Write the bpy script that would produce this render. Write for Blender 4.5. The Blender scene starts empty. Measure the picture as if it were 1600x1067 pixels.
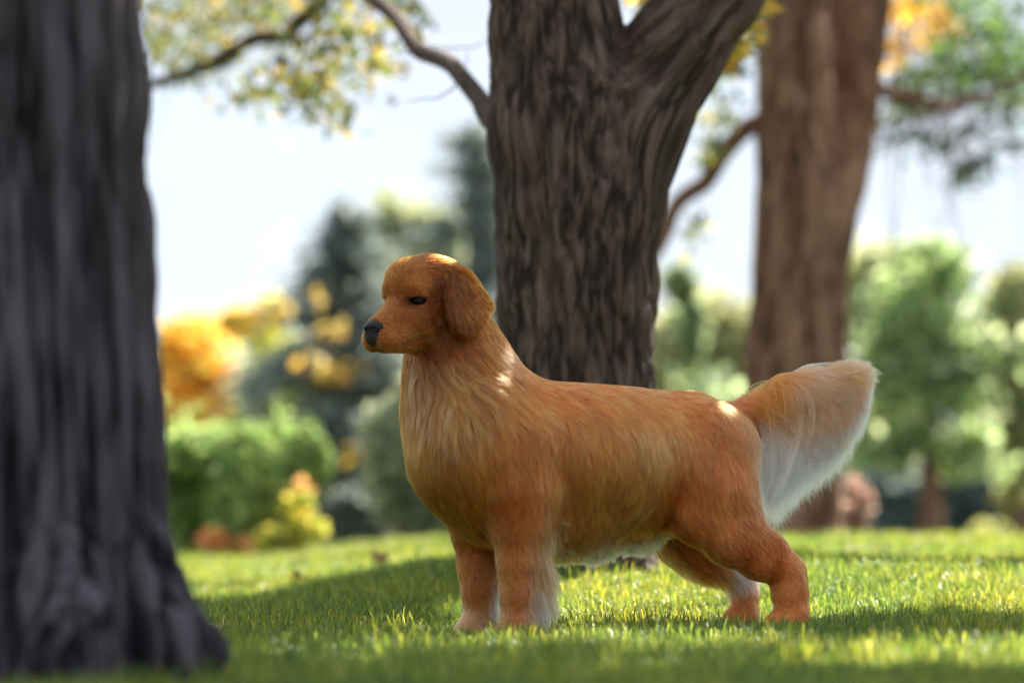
import bpy, math, random, os
import numpy as np
from mathutils import Vector, Matrix, kdtree

FQ = 1.0
random.seed(7)
RNG = np.random.default_rng(11)
sc = bpy.context.scene
COL = sc.collection
# ------------------------------------------------------------------ camera
FPX, CX, HZ, CAMH = 5200.0, 800.0, 800.0, 0.277      # focal length in photo pixels, centre column, horizon row, eye height
cam_d = bpy.data.cameras.new('camera'); cam = bpy.data.objects.new('camera', cam_d); COL.objects.link(cam)
cam.location = (0, 0, CAMH); cam.rotation_euler = (math.radians(90), 0, 0)
cam_d.sensor_width = 36; cam_d.lens = FPX / 1600 * 36
cam_d.shift_y = (HZ - 533.5) / 1600
cam_d.clip_start = 0.1; cam_d.clip_end = 3000
cam_d.dof.use_dof = True; cam_d.dof.focus_distance = 7.93; cam_d.dof.aperture_fstop = 1.8
sc.camera = cam
# ------------------------------------------------------------------ light
SUN_AZ, SUN_EL = 29.0, 38.0                              # azimuth clockwise from straight behind the dog
saz, sel = math.radians(SUN_AZ), math.radians(SUN_EL)
SUN = np.array([math.sin(saz) * math.cos(sel), math.cos(saz) * math.cos(sel), math.sin(sel)])
sd = bpy.data.lights.new('sun', 'SUN'); sd.energy = 4.0; sd.angle = math.radians(0.55); sd.color = (1.0, 0.93, 0.82)
so = bpy.data.objects.new('sun', sd); COL.objects.link(so)
so.rotation_euler = Vector(SUN).to_track_quat('Z', 'Y').to_euler()
so.location = (6, 6, 9)
w = bpy.data.worlds.new('World'); sc.world = w; w.use_nodes = True
nt = w.node_tree; nt.nodes.clear()
wo = nt.nodes.new('ShaderNodeOutputWorld'); bg = nt.nodes.new('ShaderNodeBackground')
sky = nt.nodes.new('ShaderNodeTexSky'); sky.sky_type = 'NISHITA'; sky.sun_disc = False
sky.sun_elevation = sel; sky.sun_rotation = saz; sky.air_density = 1.0; sky.dust_density = 0.6; sky.ozone_density = 1.2
tc = nt.nodes.new('ShaderNodeTexCoord'); mp = nt.nodes.new('ShaderNodeMapping'); mp.inputs['Scale'].default_value = (1, 1, 2.6)
mp.inputs['Location'].default_value = (3.1, 1.7, 0.4)
nz = nt.nodes.new('ShaderNodeTexNoise'); nz.inputs['Scale'].default_value = 3.2; nz.inputs['Detail'].default_value = 7; nz.inputs['Roughness'].default_value = 0.55
rp = nt.nodes.new('ShaderNodeValToRGB'); rp.color_ramp.elements[0].position = 0.36; rp.color_ramp.elements[1].position = 0.56; rp.color_ramp.elements[0].color = (.88, .88, .88, 1)
mx = nt.nodes.new('ShaderNodeMix'); mx.data_type = 'RGBA'
mx.inputs['B'].default_value = (3.35, 3.7, 4.25, 1)        # sunlit cloud, in the sky texture's units
sc_ = nt.nodes.new('ShaderNodeMath'); sc_.operation = 'MULTIPLY'; sc_.inputs[1].default_value = 1.0
L = nt.links.new
L(tc.outputs['Generated'], mp.inputs['Vector']); L(mp.outputs['Vector'], nz.inputs['Vector']); L(nz.outputs['Fac'], rp.inputs['Fac'])
L(rp.outputs['Color'], sc_.inputs[0]); L(sc_.outputs[0], mx.inputs['Factor']); L(sky.outputs['Color'], mx.inputs['A'])
L(mx.outputs['Result'], bg.inputs['Color']); bg.inputs['Strength'].default_value = 0.065; L(bg.outputs['Background'], wo.inputs['Surface'])
sc.view_settings.view_transform = 'Standard'; sc.view_settings.look = 'None'
sc.view_settings.exposure = 2.0; sc.view_settings.gamma = 1.0
sc.cycles.use_denoising = True
sc.cycles.max_bounces = 20; sc.cycles.diffuse_bounces = 4; sc.cycles.glossy_bounces = 20
sc.cycles.transmission_bounces = 20; sc.cycles.transparent_max_bounces = 8
sc.cycles.sample_clamp_indirect = 8.0
sc.cycles_curves.shape = 'RIBBONS' if hasattr(sc, 'cycles_curves') else 'RIBBONS'

# ------------------------------------------------------------------ helpers
def tag(o, label=None, cat=None, group=None, kind=None):
    if label: o['label'] = label
    if cat: o['category'] = cat
    if group: o['group'] = group
    if kind: o['kind'] = kind
    return o

def empty(name, loc, label=None, cat=None, group=None):
    o = bpy.data.objects.new(name, None); o.location = loc; COL.objects.link(o)
    return tag(o, label, cat, group)

def at(px, py, Y):
    """world point at depth Y seen at photo pixel px, py"""
    return np.array([(px - CX) / FPX * Y, Y, CAMH + (HZ - py) / FPX * Y])

def mesh_obj(name, V, F, mat, parent=None, smooth=True, attrs=None, link=True):
    """V (n,3) world or parent-local; F (m,k) int array of quads or triangles, or a list of such arrays"""
    me = bpy.data.meshes.new(name)
    Fs = F if isinstance(F, list) else [F]
    V = np.asarray(V, np.float32)
    nl = sum(f.size for f in Fs); npoly = sum(len(f) for f in Fs)
    me.vertices.add(len(V)); me.vertices.foreach_set('co', V.ravel())
    me.loops.add(nl); me.loops.foreach_set('vertex_index', np.concatenate([f.ravel() for f in Fs]).astype(np.int32))
    me.polygons.add(npoly)
    tot = np.concatenate([np.full(len(f), f.shape[1], np.int32) for f in Fs])
    me.polygons.foreach_set('loop_start', np.concatenate([[0], np.cumsum(tot)[:-1]]).astype(np.int32))
    me.update(calc_edges=True)
    if smooth: me.polygons.foreach_set('use_smooth', np.ones(npoly, bool))
    for k, (dom, typ, data) in (attrs or {}).items():
        a = me.attributes.new(k, typ, dom)
        a.data.foreach_set('vector' if typ == 'FLOAT_VECTOR' else 'color' if typ == 'FLOAT_COLOR' else 'value', np.asarray(data, np.float32).ravel())
    if mat: me.materials.append(mat)
    o = bpy.data.objects.new(name, me)
    if link: COL.objects.link(o)
    if parent is not None: o.parent = parent
    return o

def _hash(ix, iy, iz, s):
    h = (ix.astype(np.int64) * 374761393 + iy.astype(np.int64) * 668265263 + iz.astype(np.int64) * 2147483647 + s * 974711) & 0xffffffff
    h = ((h ^ (h >> 13)) * 1274126177) & 0xffffffff
    h = (h ^ (h >> 16)) & 0xffffff
    return h / float(0xffffff)

def vnoise(P, s=0):
    i = np.floor(P).astype(np.int64); f = P - i; f = f * f * (3 - 2 * f)
    r = 0
    for a in (0, 1):
        for b in (0, 1):
            for c in (0, 1):
                wgt = (f[:, 0] if a else 1 - f[:, 0]) * (f[:, 1] if b else 1 - f[:, 1]) * (f[:, 2] if c else 1 - f[:, 2])
                r = r + wgt * _hash(i[:, 0] + a, i[:, 1] + b, i[:, 2] + c, s)
    return r * 2 - 1

def fbm(P, o=4, s=0, g=0.5):
    r, a, t = 0, 1, 0
    for k in range(o):
        r = r + a * vnoise(P * 2 ** k, s + k); t += a; a *= g
    return r / t

def surface_nets(D, gx, gy, gz):
    """closed quad mesh of D < 0 on a rectilinear grid"""
    I = D < 0
    c = I[:-1, :-1, :-1].astype(np.int8)
    for a in (0, 1):
        for b in (0, 1):
            for e in (0, 1):
                if a or b or e: c = c + I[a:I.shape[0] - 1 + a, b:I.shape[1] - 1 + b, e:I.shape[2] - 1 + e]
    act = (c > 0) & (c < 8)
    ci = np.argwhere(act); n = len(ci)
    idx = np.full(act.shape, -1, np.int64); idx[act] = np.arange(n)
    G = (gx, gy, gz); acc = np.zeros((n, 3)); cnt = np.zeros(n)
    for ax in range(3):
        o1, o2 = [k for k in range(3) if k != ax]
        for a in (0, 1):
            for b in (0, 1):
                A = ci.copy(); A[:, o1] += a; A[:, o2] += b
                B = A.copy(); B[:, ax] += 1
                da = D[A[:, 0], A[:, 1], A[:, 2]]; db = D[B[:, 0], B[:, 1], B[:, 2]]
                m = (da < 0) != (db < 0)
                t = np.where(m, da / np.where(m, da - db, 1), 0)
                p = np.empty((n, 3)); p[:, ax] = G[ax][A[:, ax]] * (1 - t) + G[ax][B[:, ax]] * t
                p[:, o1] = G[o1][A[:, o1]]; p[:, o2] = G[o2][A[:, o2]]
                acc[m] += p[m]; cnt += m
    V = acc / cnt[:, None]
    Q = []
    for ax in range(3):
        o1, o2 = [(1, 2), (2, 0), (0, 1)][ax]
        sl = [slice(None)] * 3; sl2 = [slice(None)] * 3
        sl[ax] = slice(0, -1); sl2[ax] = slice(1, None)
        cr = I[tuple(sl)] != I[tuple(sl2)]
        e = np.argwhere(cr)
        e = e[(e[:, o1] > 0) & (e[:, o2] > 0) & (e[:, o1] < act.shape[o1]) & (e[:, o2] < act.shape[o2])]
        flip = I[e[:, 0], e[:, 1], e[:, 2]]
        q = []
        for a, b in ((1, 1), (0, 1), (0, 0), (1, 0)):
            k = e.copy(); k[:, o1] -= a; k[:, o2] -= b
            q.append(idx[k[:, 0], k[:, 1], k[:, 2]])
        q = np.stack(q, 1); q[~flip] = q[~flip][:, ::-1]
        Q.append(q)
    return V, np.concatenate(Q)

def laplace(V, F, it=2, f=0.5):
    e = np.concatenate([F[:, [0, 1]], F[:, [1, 2]], F[:, [2, 3]], F[:, [3, 0]]])
    e = np.concatenate([e, e[:, ::-1]])
    deg = np.bincount(e[:, 0], minlength=len(V))[:, None]
    for _ in range(it):
        s = np.stack([np.bincount(e[:, 0], weights=V[e[:, 1], k], minlength=len(V)) for k in range(3)], 1)
        V = V + f * (s / np.maximum(deg, 1) - V)
    return V

def vnormals(V, F):
    n = np.cross(V[F[:, 2]] - V[F[:, 0]], V[F[:, 3]] - V[F[:, 1]])
    N = np.zeros_like(V)
    for k in range(4):
        for j in range(3): N[:, j] += np.bincount(F[:, k], weights=n[:, j], minlength=len(V))
    return N / np.maximum(np.linalg.norm(N, axis=1, keepdims=True), 1e-12)

def smin(a, b, k):
    h = np.clip(0.5 + 0.5 * (b - a) / k, 0, 1)
    return b * (1 - h) + a * h - k * h * (1 - h)

class Mat:
    """small helper round a node material"""
    def __init__(s, name):
        s.m = bpy.data.materials.new(name); s.m.use_nodes = True; s.t = s.m.node_tree; s.t.nodes.clear()
        s.out = s.n('ShaderNodeOutputMaterial')
    def n(s, typ, **kw):
        x = s.t.nodes.new(typ)
        for k, v in kw.items():
            if hasattr(x, k): setattr(x, k, v)
        return x
    def l(s, a, b): s.t.links.new(a, b)
    def attr(s, name): return s.n('ShaderNodeAttribute', attribute_name=name)
# ================================================================== the dog
YAW = math.radians(27.0); ca, sa = math.cos(YAW), math.sin(YAW)
DC = np.array([0.231, 8.0])                               # dog origin on the ground (under photo column 950)
HYAW = math.radians(48.0)                                 # head turned further towards the lens
dog = empty('golden_retriever', (DC[0], DC[1], 0), 'golden retriever standing side-on in the grass, head turned left, feathery pale tail held out', 'dog')
dog.rotation_euler = (0, 0, YAW)                          # local x runs to the tail, local -y is the near side

def P(px, py, l=0.0):
    """local point (x back, y = -l, z) whose projection is px, py, at lateral offset l towards the lens"""
    k = (px - CX) / FPX
    u = (k * (DC[1] - l * ca) - DC[0] - l * sa) / (ca - k * sa)
    Y = DC[1] + u * sa - l * ca
    return np.array([u, -l, CAMH + (HZ - py) / FPX * Y])

def px_of(V):
    X = DC[0] + V[:, 0] * ca - V[:, 1] * sa; Y = DC[1] + V[:, 0] * sa + V[:, 1] * ca
    return CX + FPX * X / Y, HZ - FPX * (V[:, 2] - CAMH) / Y

S_ = 650.0
def grid_axis(lo, hi, flo, fhi, h, hf):
    a = [lo]
    while a[-1] < hi:
        x = a[-1]; d = 0 if flo <= x <= fhi else min(abs(x - flo), abs(x - fhi))
        a.append(x + min(h, hf + d * 0.12))
    return np.array(a)
gx = grid_axis(-0.72, 0.76, -0.62, -0.33, 0.0065, 0.0028)
gy = grid_axis(-0.30, 0.22, -0.26, 0.10, 0.006, 0.0034)
gz = grid_axis(-0.04, 0.98, 0.62, 0.92, 0.0065, 0.0028)
D = np.full((len(gx), len(gy), len(gz)), 0.25, np.float32)

def sub(lo, hi, m=0.06):
    s = []
    for g, a, b in zip((gx, gy, gz), lo, hi):
        s.append(slice(max(0, np.searchsorted(g, a - m) - 1), min(len(g), np.searchsorted(g, b + m) + 1)))
    return tuple(s)

def coords(s):
    return gx[s[0]][:, None, None], gy[s[1]][None, :, None], gz[s[2]][None, None, :]

def chain(pts, k=0.03, w=1.0, m=0.07):
    """pts: (px, py, l, radius in photo pixels); w squashes the section sideways"""
    pts = [(P(a, b, l), r / S_) for a, b, l, r in pts]
    for (a, ra), (b, rb) in zip(pts[:-1], pts[1:]):
        R = max(ra, rb)
        s = sub(np.minimum(a, b) - R, np.maximum(a, b) + R, m)
        x, y, z = coords(s)
        ab = b - a
        px, py, pz = x - a[0], (y - a[1]), z - a[2]
        t = np.clip((px * ab[0] + py * ab[1] + pz * ab[2]) / max(ab @ ab, 1e-9), 0, 1)
        dy = (py - t * ab[1]) / w
        d = np.sqrt((px - t * ab[0]) ** 2 + dy ** 2 + (pz - t * ab[2]) ** 2) - (ra + t * (rb - ra))
        D[s] = smin(D[s], d.astype(np.float32), k)

# head frame -------------------------------------------------------------
HO = P(655, 460, 0.0)
hf = np.array([-math.cos(HYAW - YAW), -math.sin(HYAW - YAW), 0])      # forward
hs = np.array([math.sin(HYAW - YAW), -math.cos(HYAW - YAW), 0])       # dog's left, towards the lens
hz = np.array([0, 0, 1.0])
def H(f, s, z): return HO + f * hf + s * hs + z * hz
def hcoords(s):
    x, y, z = coords(s); x = x - HO[0]; y = y - HO[1]; z = z - HO[2]
    return x * hf[0] + y * hf[1] + 0 * z, x * hs[0] + y * hs[1] + 0 * z, z + 0 * x + 0 * y
def hsub(c, R, m=0.05):
    p = H(*c); return sub(p - R, p + R, m)
def hell(c, r, k=0.02, pitch=0.0, op='u'):
    s = hsub(c, max(r)); f, q, z = hcoords(s)
    f = f - c[0]; q = q - c[1]; z = z - c[2]
    if pitch:
        cp, sp = math.cos(pitch), math.sin(pitch); f, z = f * cp + z * sp, -f * sp + z * cp
    n = np.sqrt((f / r[0]) ** 2 + (q / r[1]) ** 2 + (z / r[2]) ** 2)
    n2 = np.sqrt((f / r[0] ** 2) ** 2 + (q / r[1] ** 2) ** 2 + (z / r[2] ** 2) ** 2) + 1e-9
    d = (n * (n - 1) / n2).astype(np.float32)
    D[s] = smin(D[s], d, k) if op == 'u' else -smin(-D[s], d, k)
def hcap(a, b, ra, rb, k=0.015, w=1.0, op='u'):
    A, B = np.array(a), np.array(b); c = (A + B) / 2
    s = hsub(c, np.linalg.norm(B - A) / 2 + max(ra, rb)); f, q, z = hcoords(s)
    ab = B - A; f = f - A[0]; q = q - A[1]; z = z - A[2]
    t = np.clip((f * ab[0] + q * ab[1] + z * ab[2]) / (ab @ ab), 0, 1)
    d = (np.sqrt((f - t * ab[0]) ** 2 + ((q - t * ab[1]) / w) ** 2 + (z - t * ab[2]) ** 2) - (ra + t * (rb - ra))).astype(np.float32)
    D[s] = smin(D[s], d, k) if op == 'u' else -smin(-D[s], d, k)

# trunk of the body
chain([(868, 712, 0, 104), (940, 722, 0, 112), (1010, 720, 0, 104)], 0.05, 1.0)
chain([(1010, 720, 0, 104), (1080, 706, 0, 87), (1122, 708, 0, 66)], 0.05, 0.86)
chain([(733, 592, -0.01, 68), (744, 650, 0, 88), (756, 715, 0, 100), (782, 772, 0, 80)], 0.05, 1.0)     # neck to brisket
chain([(758, 705, 0, 100), (868, 712, 0, 102)], 0.06, 1.0)
chain([(730, 596, -0.01, 62), (818, 680, 0, 71)], 0.06, 0.85)                                          # nape to withers
chain([(700, 505, -0.03, 54), (710, 570, -0.03, 70), (708, 640, -0.04, 68), (720, 700, -0.03, 70)], 0.05, 1.0)     # throat and ruff
chain([(698, 482, -0.02, 48), (726, 590, -0.01, 56)], 0.05, 0.95)
chain([(810, 797, 0, 60), (900, 805, 0, 48), (1000, 788, 0, 42), (1060, 762, 0, 40)], 0.05, 1.2)            # underline
# near fore leg
chain([(816, 700, 0.100, 62), (814, 770, 0.11, 54), (813, 822, 0.105, 41)], 0.035, 0.8)
chain([(813, 822, 0.10, 41), (812, 880, 0.10, 31), (812, 925, 0.10, 26), (813, 970, 0.10, 26)], 0.03)
chain([(813, 970, 0.10, 26), (805, 988, 0.10, 25), (792, 995, 0.10, 19)], 0.02)
# far fore leg
chain([(760, 720, -0.085, 62), (752, 790, -0.09, 50), (750, 835, -0.09, 38)], 0.045, 0.8)
chain([(750, 835, -0.09, 38), (748, 885, -0.09, 29), (750, 925, -0.09, 24), (750, 966, -0.09, 24)], 0.03)
chain([(750, 966, -0.09, 24), (741, 984, -0.09, 23), (727, 990, -0.09, 18)], 0.02)
# near hind leg
chain([(1105, 700, 0.075, 74), (1100, 765, 0.100, 62), (1092, 805, 0.105, 44)], 0.028, 0.7)
chain([(1125, 705, 0.06, 60), (1135, 780, 0.085, 48), (1150, 822, 0.09, 40)], 0.04, 0.75)
chain([(1094, 805, 0.095, 42), (1140, 842, 0.095, 38), (1185, 872, 0.09, 30), (1226, 897, 0.09, 22)], 0.03, 0.8)
chain([(1150, 815, 0.09, 36), (1205, 862, 0.09, 24), (1240, 893, 0.09, 17)], 0.03, 0.7)
chain([(1230, 896, 0.09, 27), (1234, 925, 0.09, 27), (1238, 964, 0.09, 25)], 0.022, 0.85)
chain([(1239, 964, 0.09, 24), (1222, 974, 0.09, 20), (1208, 977, 0.09, 16)], 0.02)
# far hind leg
chain([(1085, 720, -0.06, 70), (1066, 800, -0.085, 52), (1066, 838, -0.09, 40)], 0.04, 0.75)
chain([(1066, 835, -0.09, 42), (1105, 872, -0.09, 32), (1158, 903, -0.09, 22)], 0.03, 0.8)
chain([(1158, 905, -0.09, 22), (1163, 930, -0.09, 21), (1165, 960, -0.09, 20)], 0.02, 0.85)
chain([(1164, 960, -0.09, 20), (1144, 966, -0.09, 16)], 0.02)
# tail: the bone, and the dense flat mass of hair that hangs from it
chain([(1120, 670, 0, 36), (1168, 646, 0, 22), (1215, 618, 0, 20), (1262, 604, 0, 19), (1318, 590, 0, 16), (1342, 584, 0, 10)], 0.03, 0.8)
chain([(1190, 640, 0, 18), (1190, 700, 0, 9), (1194, 745, 0, 6)], 0.02, 0.6)
chain([(1222, 628, 0, 20), (1230, 670, 0, 8), (1233, 700, 0, 5)], 0.02, 0.6)
chain([(1258, 612, 0, 20), (1278, 640, 0, 8), (1288, 656, 0, 5)], 0.02, 0.6)
chain([(1298, 598, 0, 16), (1318, 612, 0, 8), (1328, 622, 0, 5)], 0.02, 0.6)
# head
hell((-0.026, 0.004, 0.018), (0.086, 0.072, 0.076), 0.03)
hell((0.034, 0, 0.010), (0.048, 0.058, 0.054), 0.03); hell((0.026, -0.022, 0.040), (0.040, 0.042, 0.038), 0.025)
for sg in (1, -1):
    hell((0.056, sg * 0.036, 0.010), (0.019, 0.020, 0.014), 0.018)        # brow
    hell((0.002, sg * 0.038, -0.045), (0.070, 0.033, 0.050), 0.03)       # cheek
    hell((-0.040, sg * 0.054, 0.030), (0.048, 0.034, 0.044), 0.03)
    hell((0.056, sg * 0.026, -0.055), (0.048, 0.022, 0.034), 0.025)      # side of the muzzle's root
hcap((0.045, 0, -0.058), (0.124, 0, -0.094), 0.046, 0.037, 0.025, 1.0)
hcap((0.052, 0, -0.034), (0.136, 0, -0.078), 0.022, 0.018, 0.02, 1.1)    # bridge
for sg in (1, -1):
    hcap((0.070, sg * 0.020, -0.088), (0.132, sg * 0.019, -0.111), 0.030, 0.027, 0.010)   # flews
    hell((0.143, sg * 0.010, -0.102), (0.012, 0.014, 0.016), 0.012)
hcap((0.020, 0, -0.104), (0.116, 0, -0.126), 0.034, 0.014, 0.012, 0.8)   # lower jaw
for sg in (1, -1):                                                       # lip line, then the eye opening
    hell((0.092, sg * 0.046, -0.026), (0.030, 0.016, 0.014), 0.016, op='d')
    hcap((0.030, sg * 0.066, -0.012), (0.010, sg * 0.072, -0.060), 0.010, 0.010, 0.014, op='d')
    hcap((0.142, sg * 0.014, -0.124), (0.062, sg * 0.046, -0.118), 0.0035, 0.0025, 0.004, op='d')
    hell((0.061, sg * 0.050, -0.0195), (0.024, 0.018, 0.0110), 0.004, op='d')
    hcap((0.070, sg * 0.040, -0.0065), (0.042, sg * 0.062, -0.010), 0.008, 0.006, 0.007)
# ears: leaf-shaped flaps, hanging
def ear_fz(px, py):
    z = (460 - py) / S_; e = (px - 655) / S_
    s0 = 0.078; f = (s0 * math.sin(HYAW) - e) / (math.cos(HYAW) + 0.30 * math.sin(HYAW))
    return f, z
EAR = [ear_fz(*q) for q in ((703, 420), (692, 440), (688, 470), (688, 500), (695, 522), (712, 532), (730, 522), (742, 502), (758, 476), (744, 452), (733, 432), (720, 420))]
def poly_sdf(F, Z, poly):
    d = np.full(F.shape, 1e9); ins = np.zeros(F.shape, bool); n = len(poly)
    for i in range(n):
        ax_, az_ = poly[i]; bx, bz = poly[(i + 1) % n]
        ex, ez = bx - ax_, bz - az_; wx, wz = F - ax_, Z - az_
        t = np.clip((wx * ex + wz * ez) / (ex * ex + ez * ez), 0, 1)
        d = np.minimum(d, (wx - ex * t) ** 2 + (wz - ez * t) ** 2)
        c1 = (az_ > Z) != (bz > Z)
        xi = ex * (Z - az_) / (ez if abs(ez) > 1e-9 else 1e-9) + ax_
        ins ^= c1 & (F < xi)
    return np.where(ins, -1, 1) * np.sqrt(d)
for sg in (1, -1):
    s = hsub((-0.06, sg * 0.08, -0.02), 0.13); f, q, z = hcoords(s)
    q = q * sg; ff = f + (0.03 if sg < 0 else 0)
    d2 = poly_sdf(ff, z, EAR) + 0.010
    surf = 0.083 - 0.30 * ff + 0.022 * np.clip((-z + 0.03) / 0.1, 0, 1) - 0.25 * np.clip(-ff - 0.115, 0, 1)
    dd = np.abs(q - surf) - 0.004
    d = (np.sqrt(np.maximum(d2, 0) ** 2 + np.maximum(dd, 0) ** 2) + np.minimum(np.maximum(d2, dd), 0) - 0.008).astype(np.float32)
    kk = np.where(z > 0.015, 0.02, 0.004)
    D[s] = smin(D[s], d, kk).astype(np.float32)

V, F = surface_nets(D, gx, gy, gz)
V = laplace(V, F, 2, 0.5)
N = vnormals(V, F)
print('dog verts', len(V))

# ---- direction, length and colour of the coat, from combed guides ------
G_, DK, LT, CR, WH, EARC, RED = 0, 1, 2, 3, 4, 5, 6
PAL = np.array([(0.70, 0.175, 0.024), (0.42, 0.072, 0.006), (0.82, 0.235, 0.045), (0.88, 0.45, 0.20), (0.985, 0.955, 0.925), (0.28, 0.040, 0.003), (0.53, 0.120, 0.016)])
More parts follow.
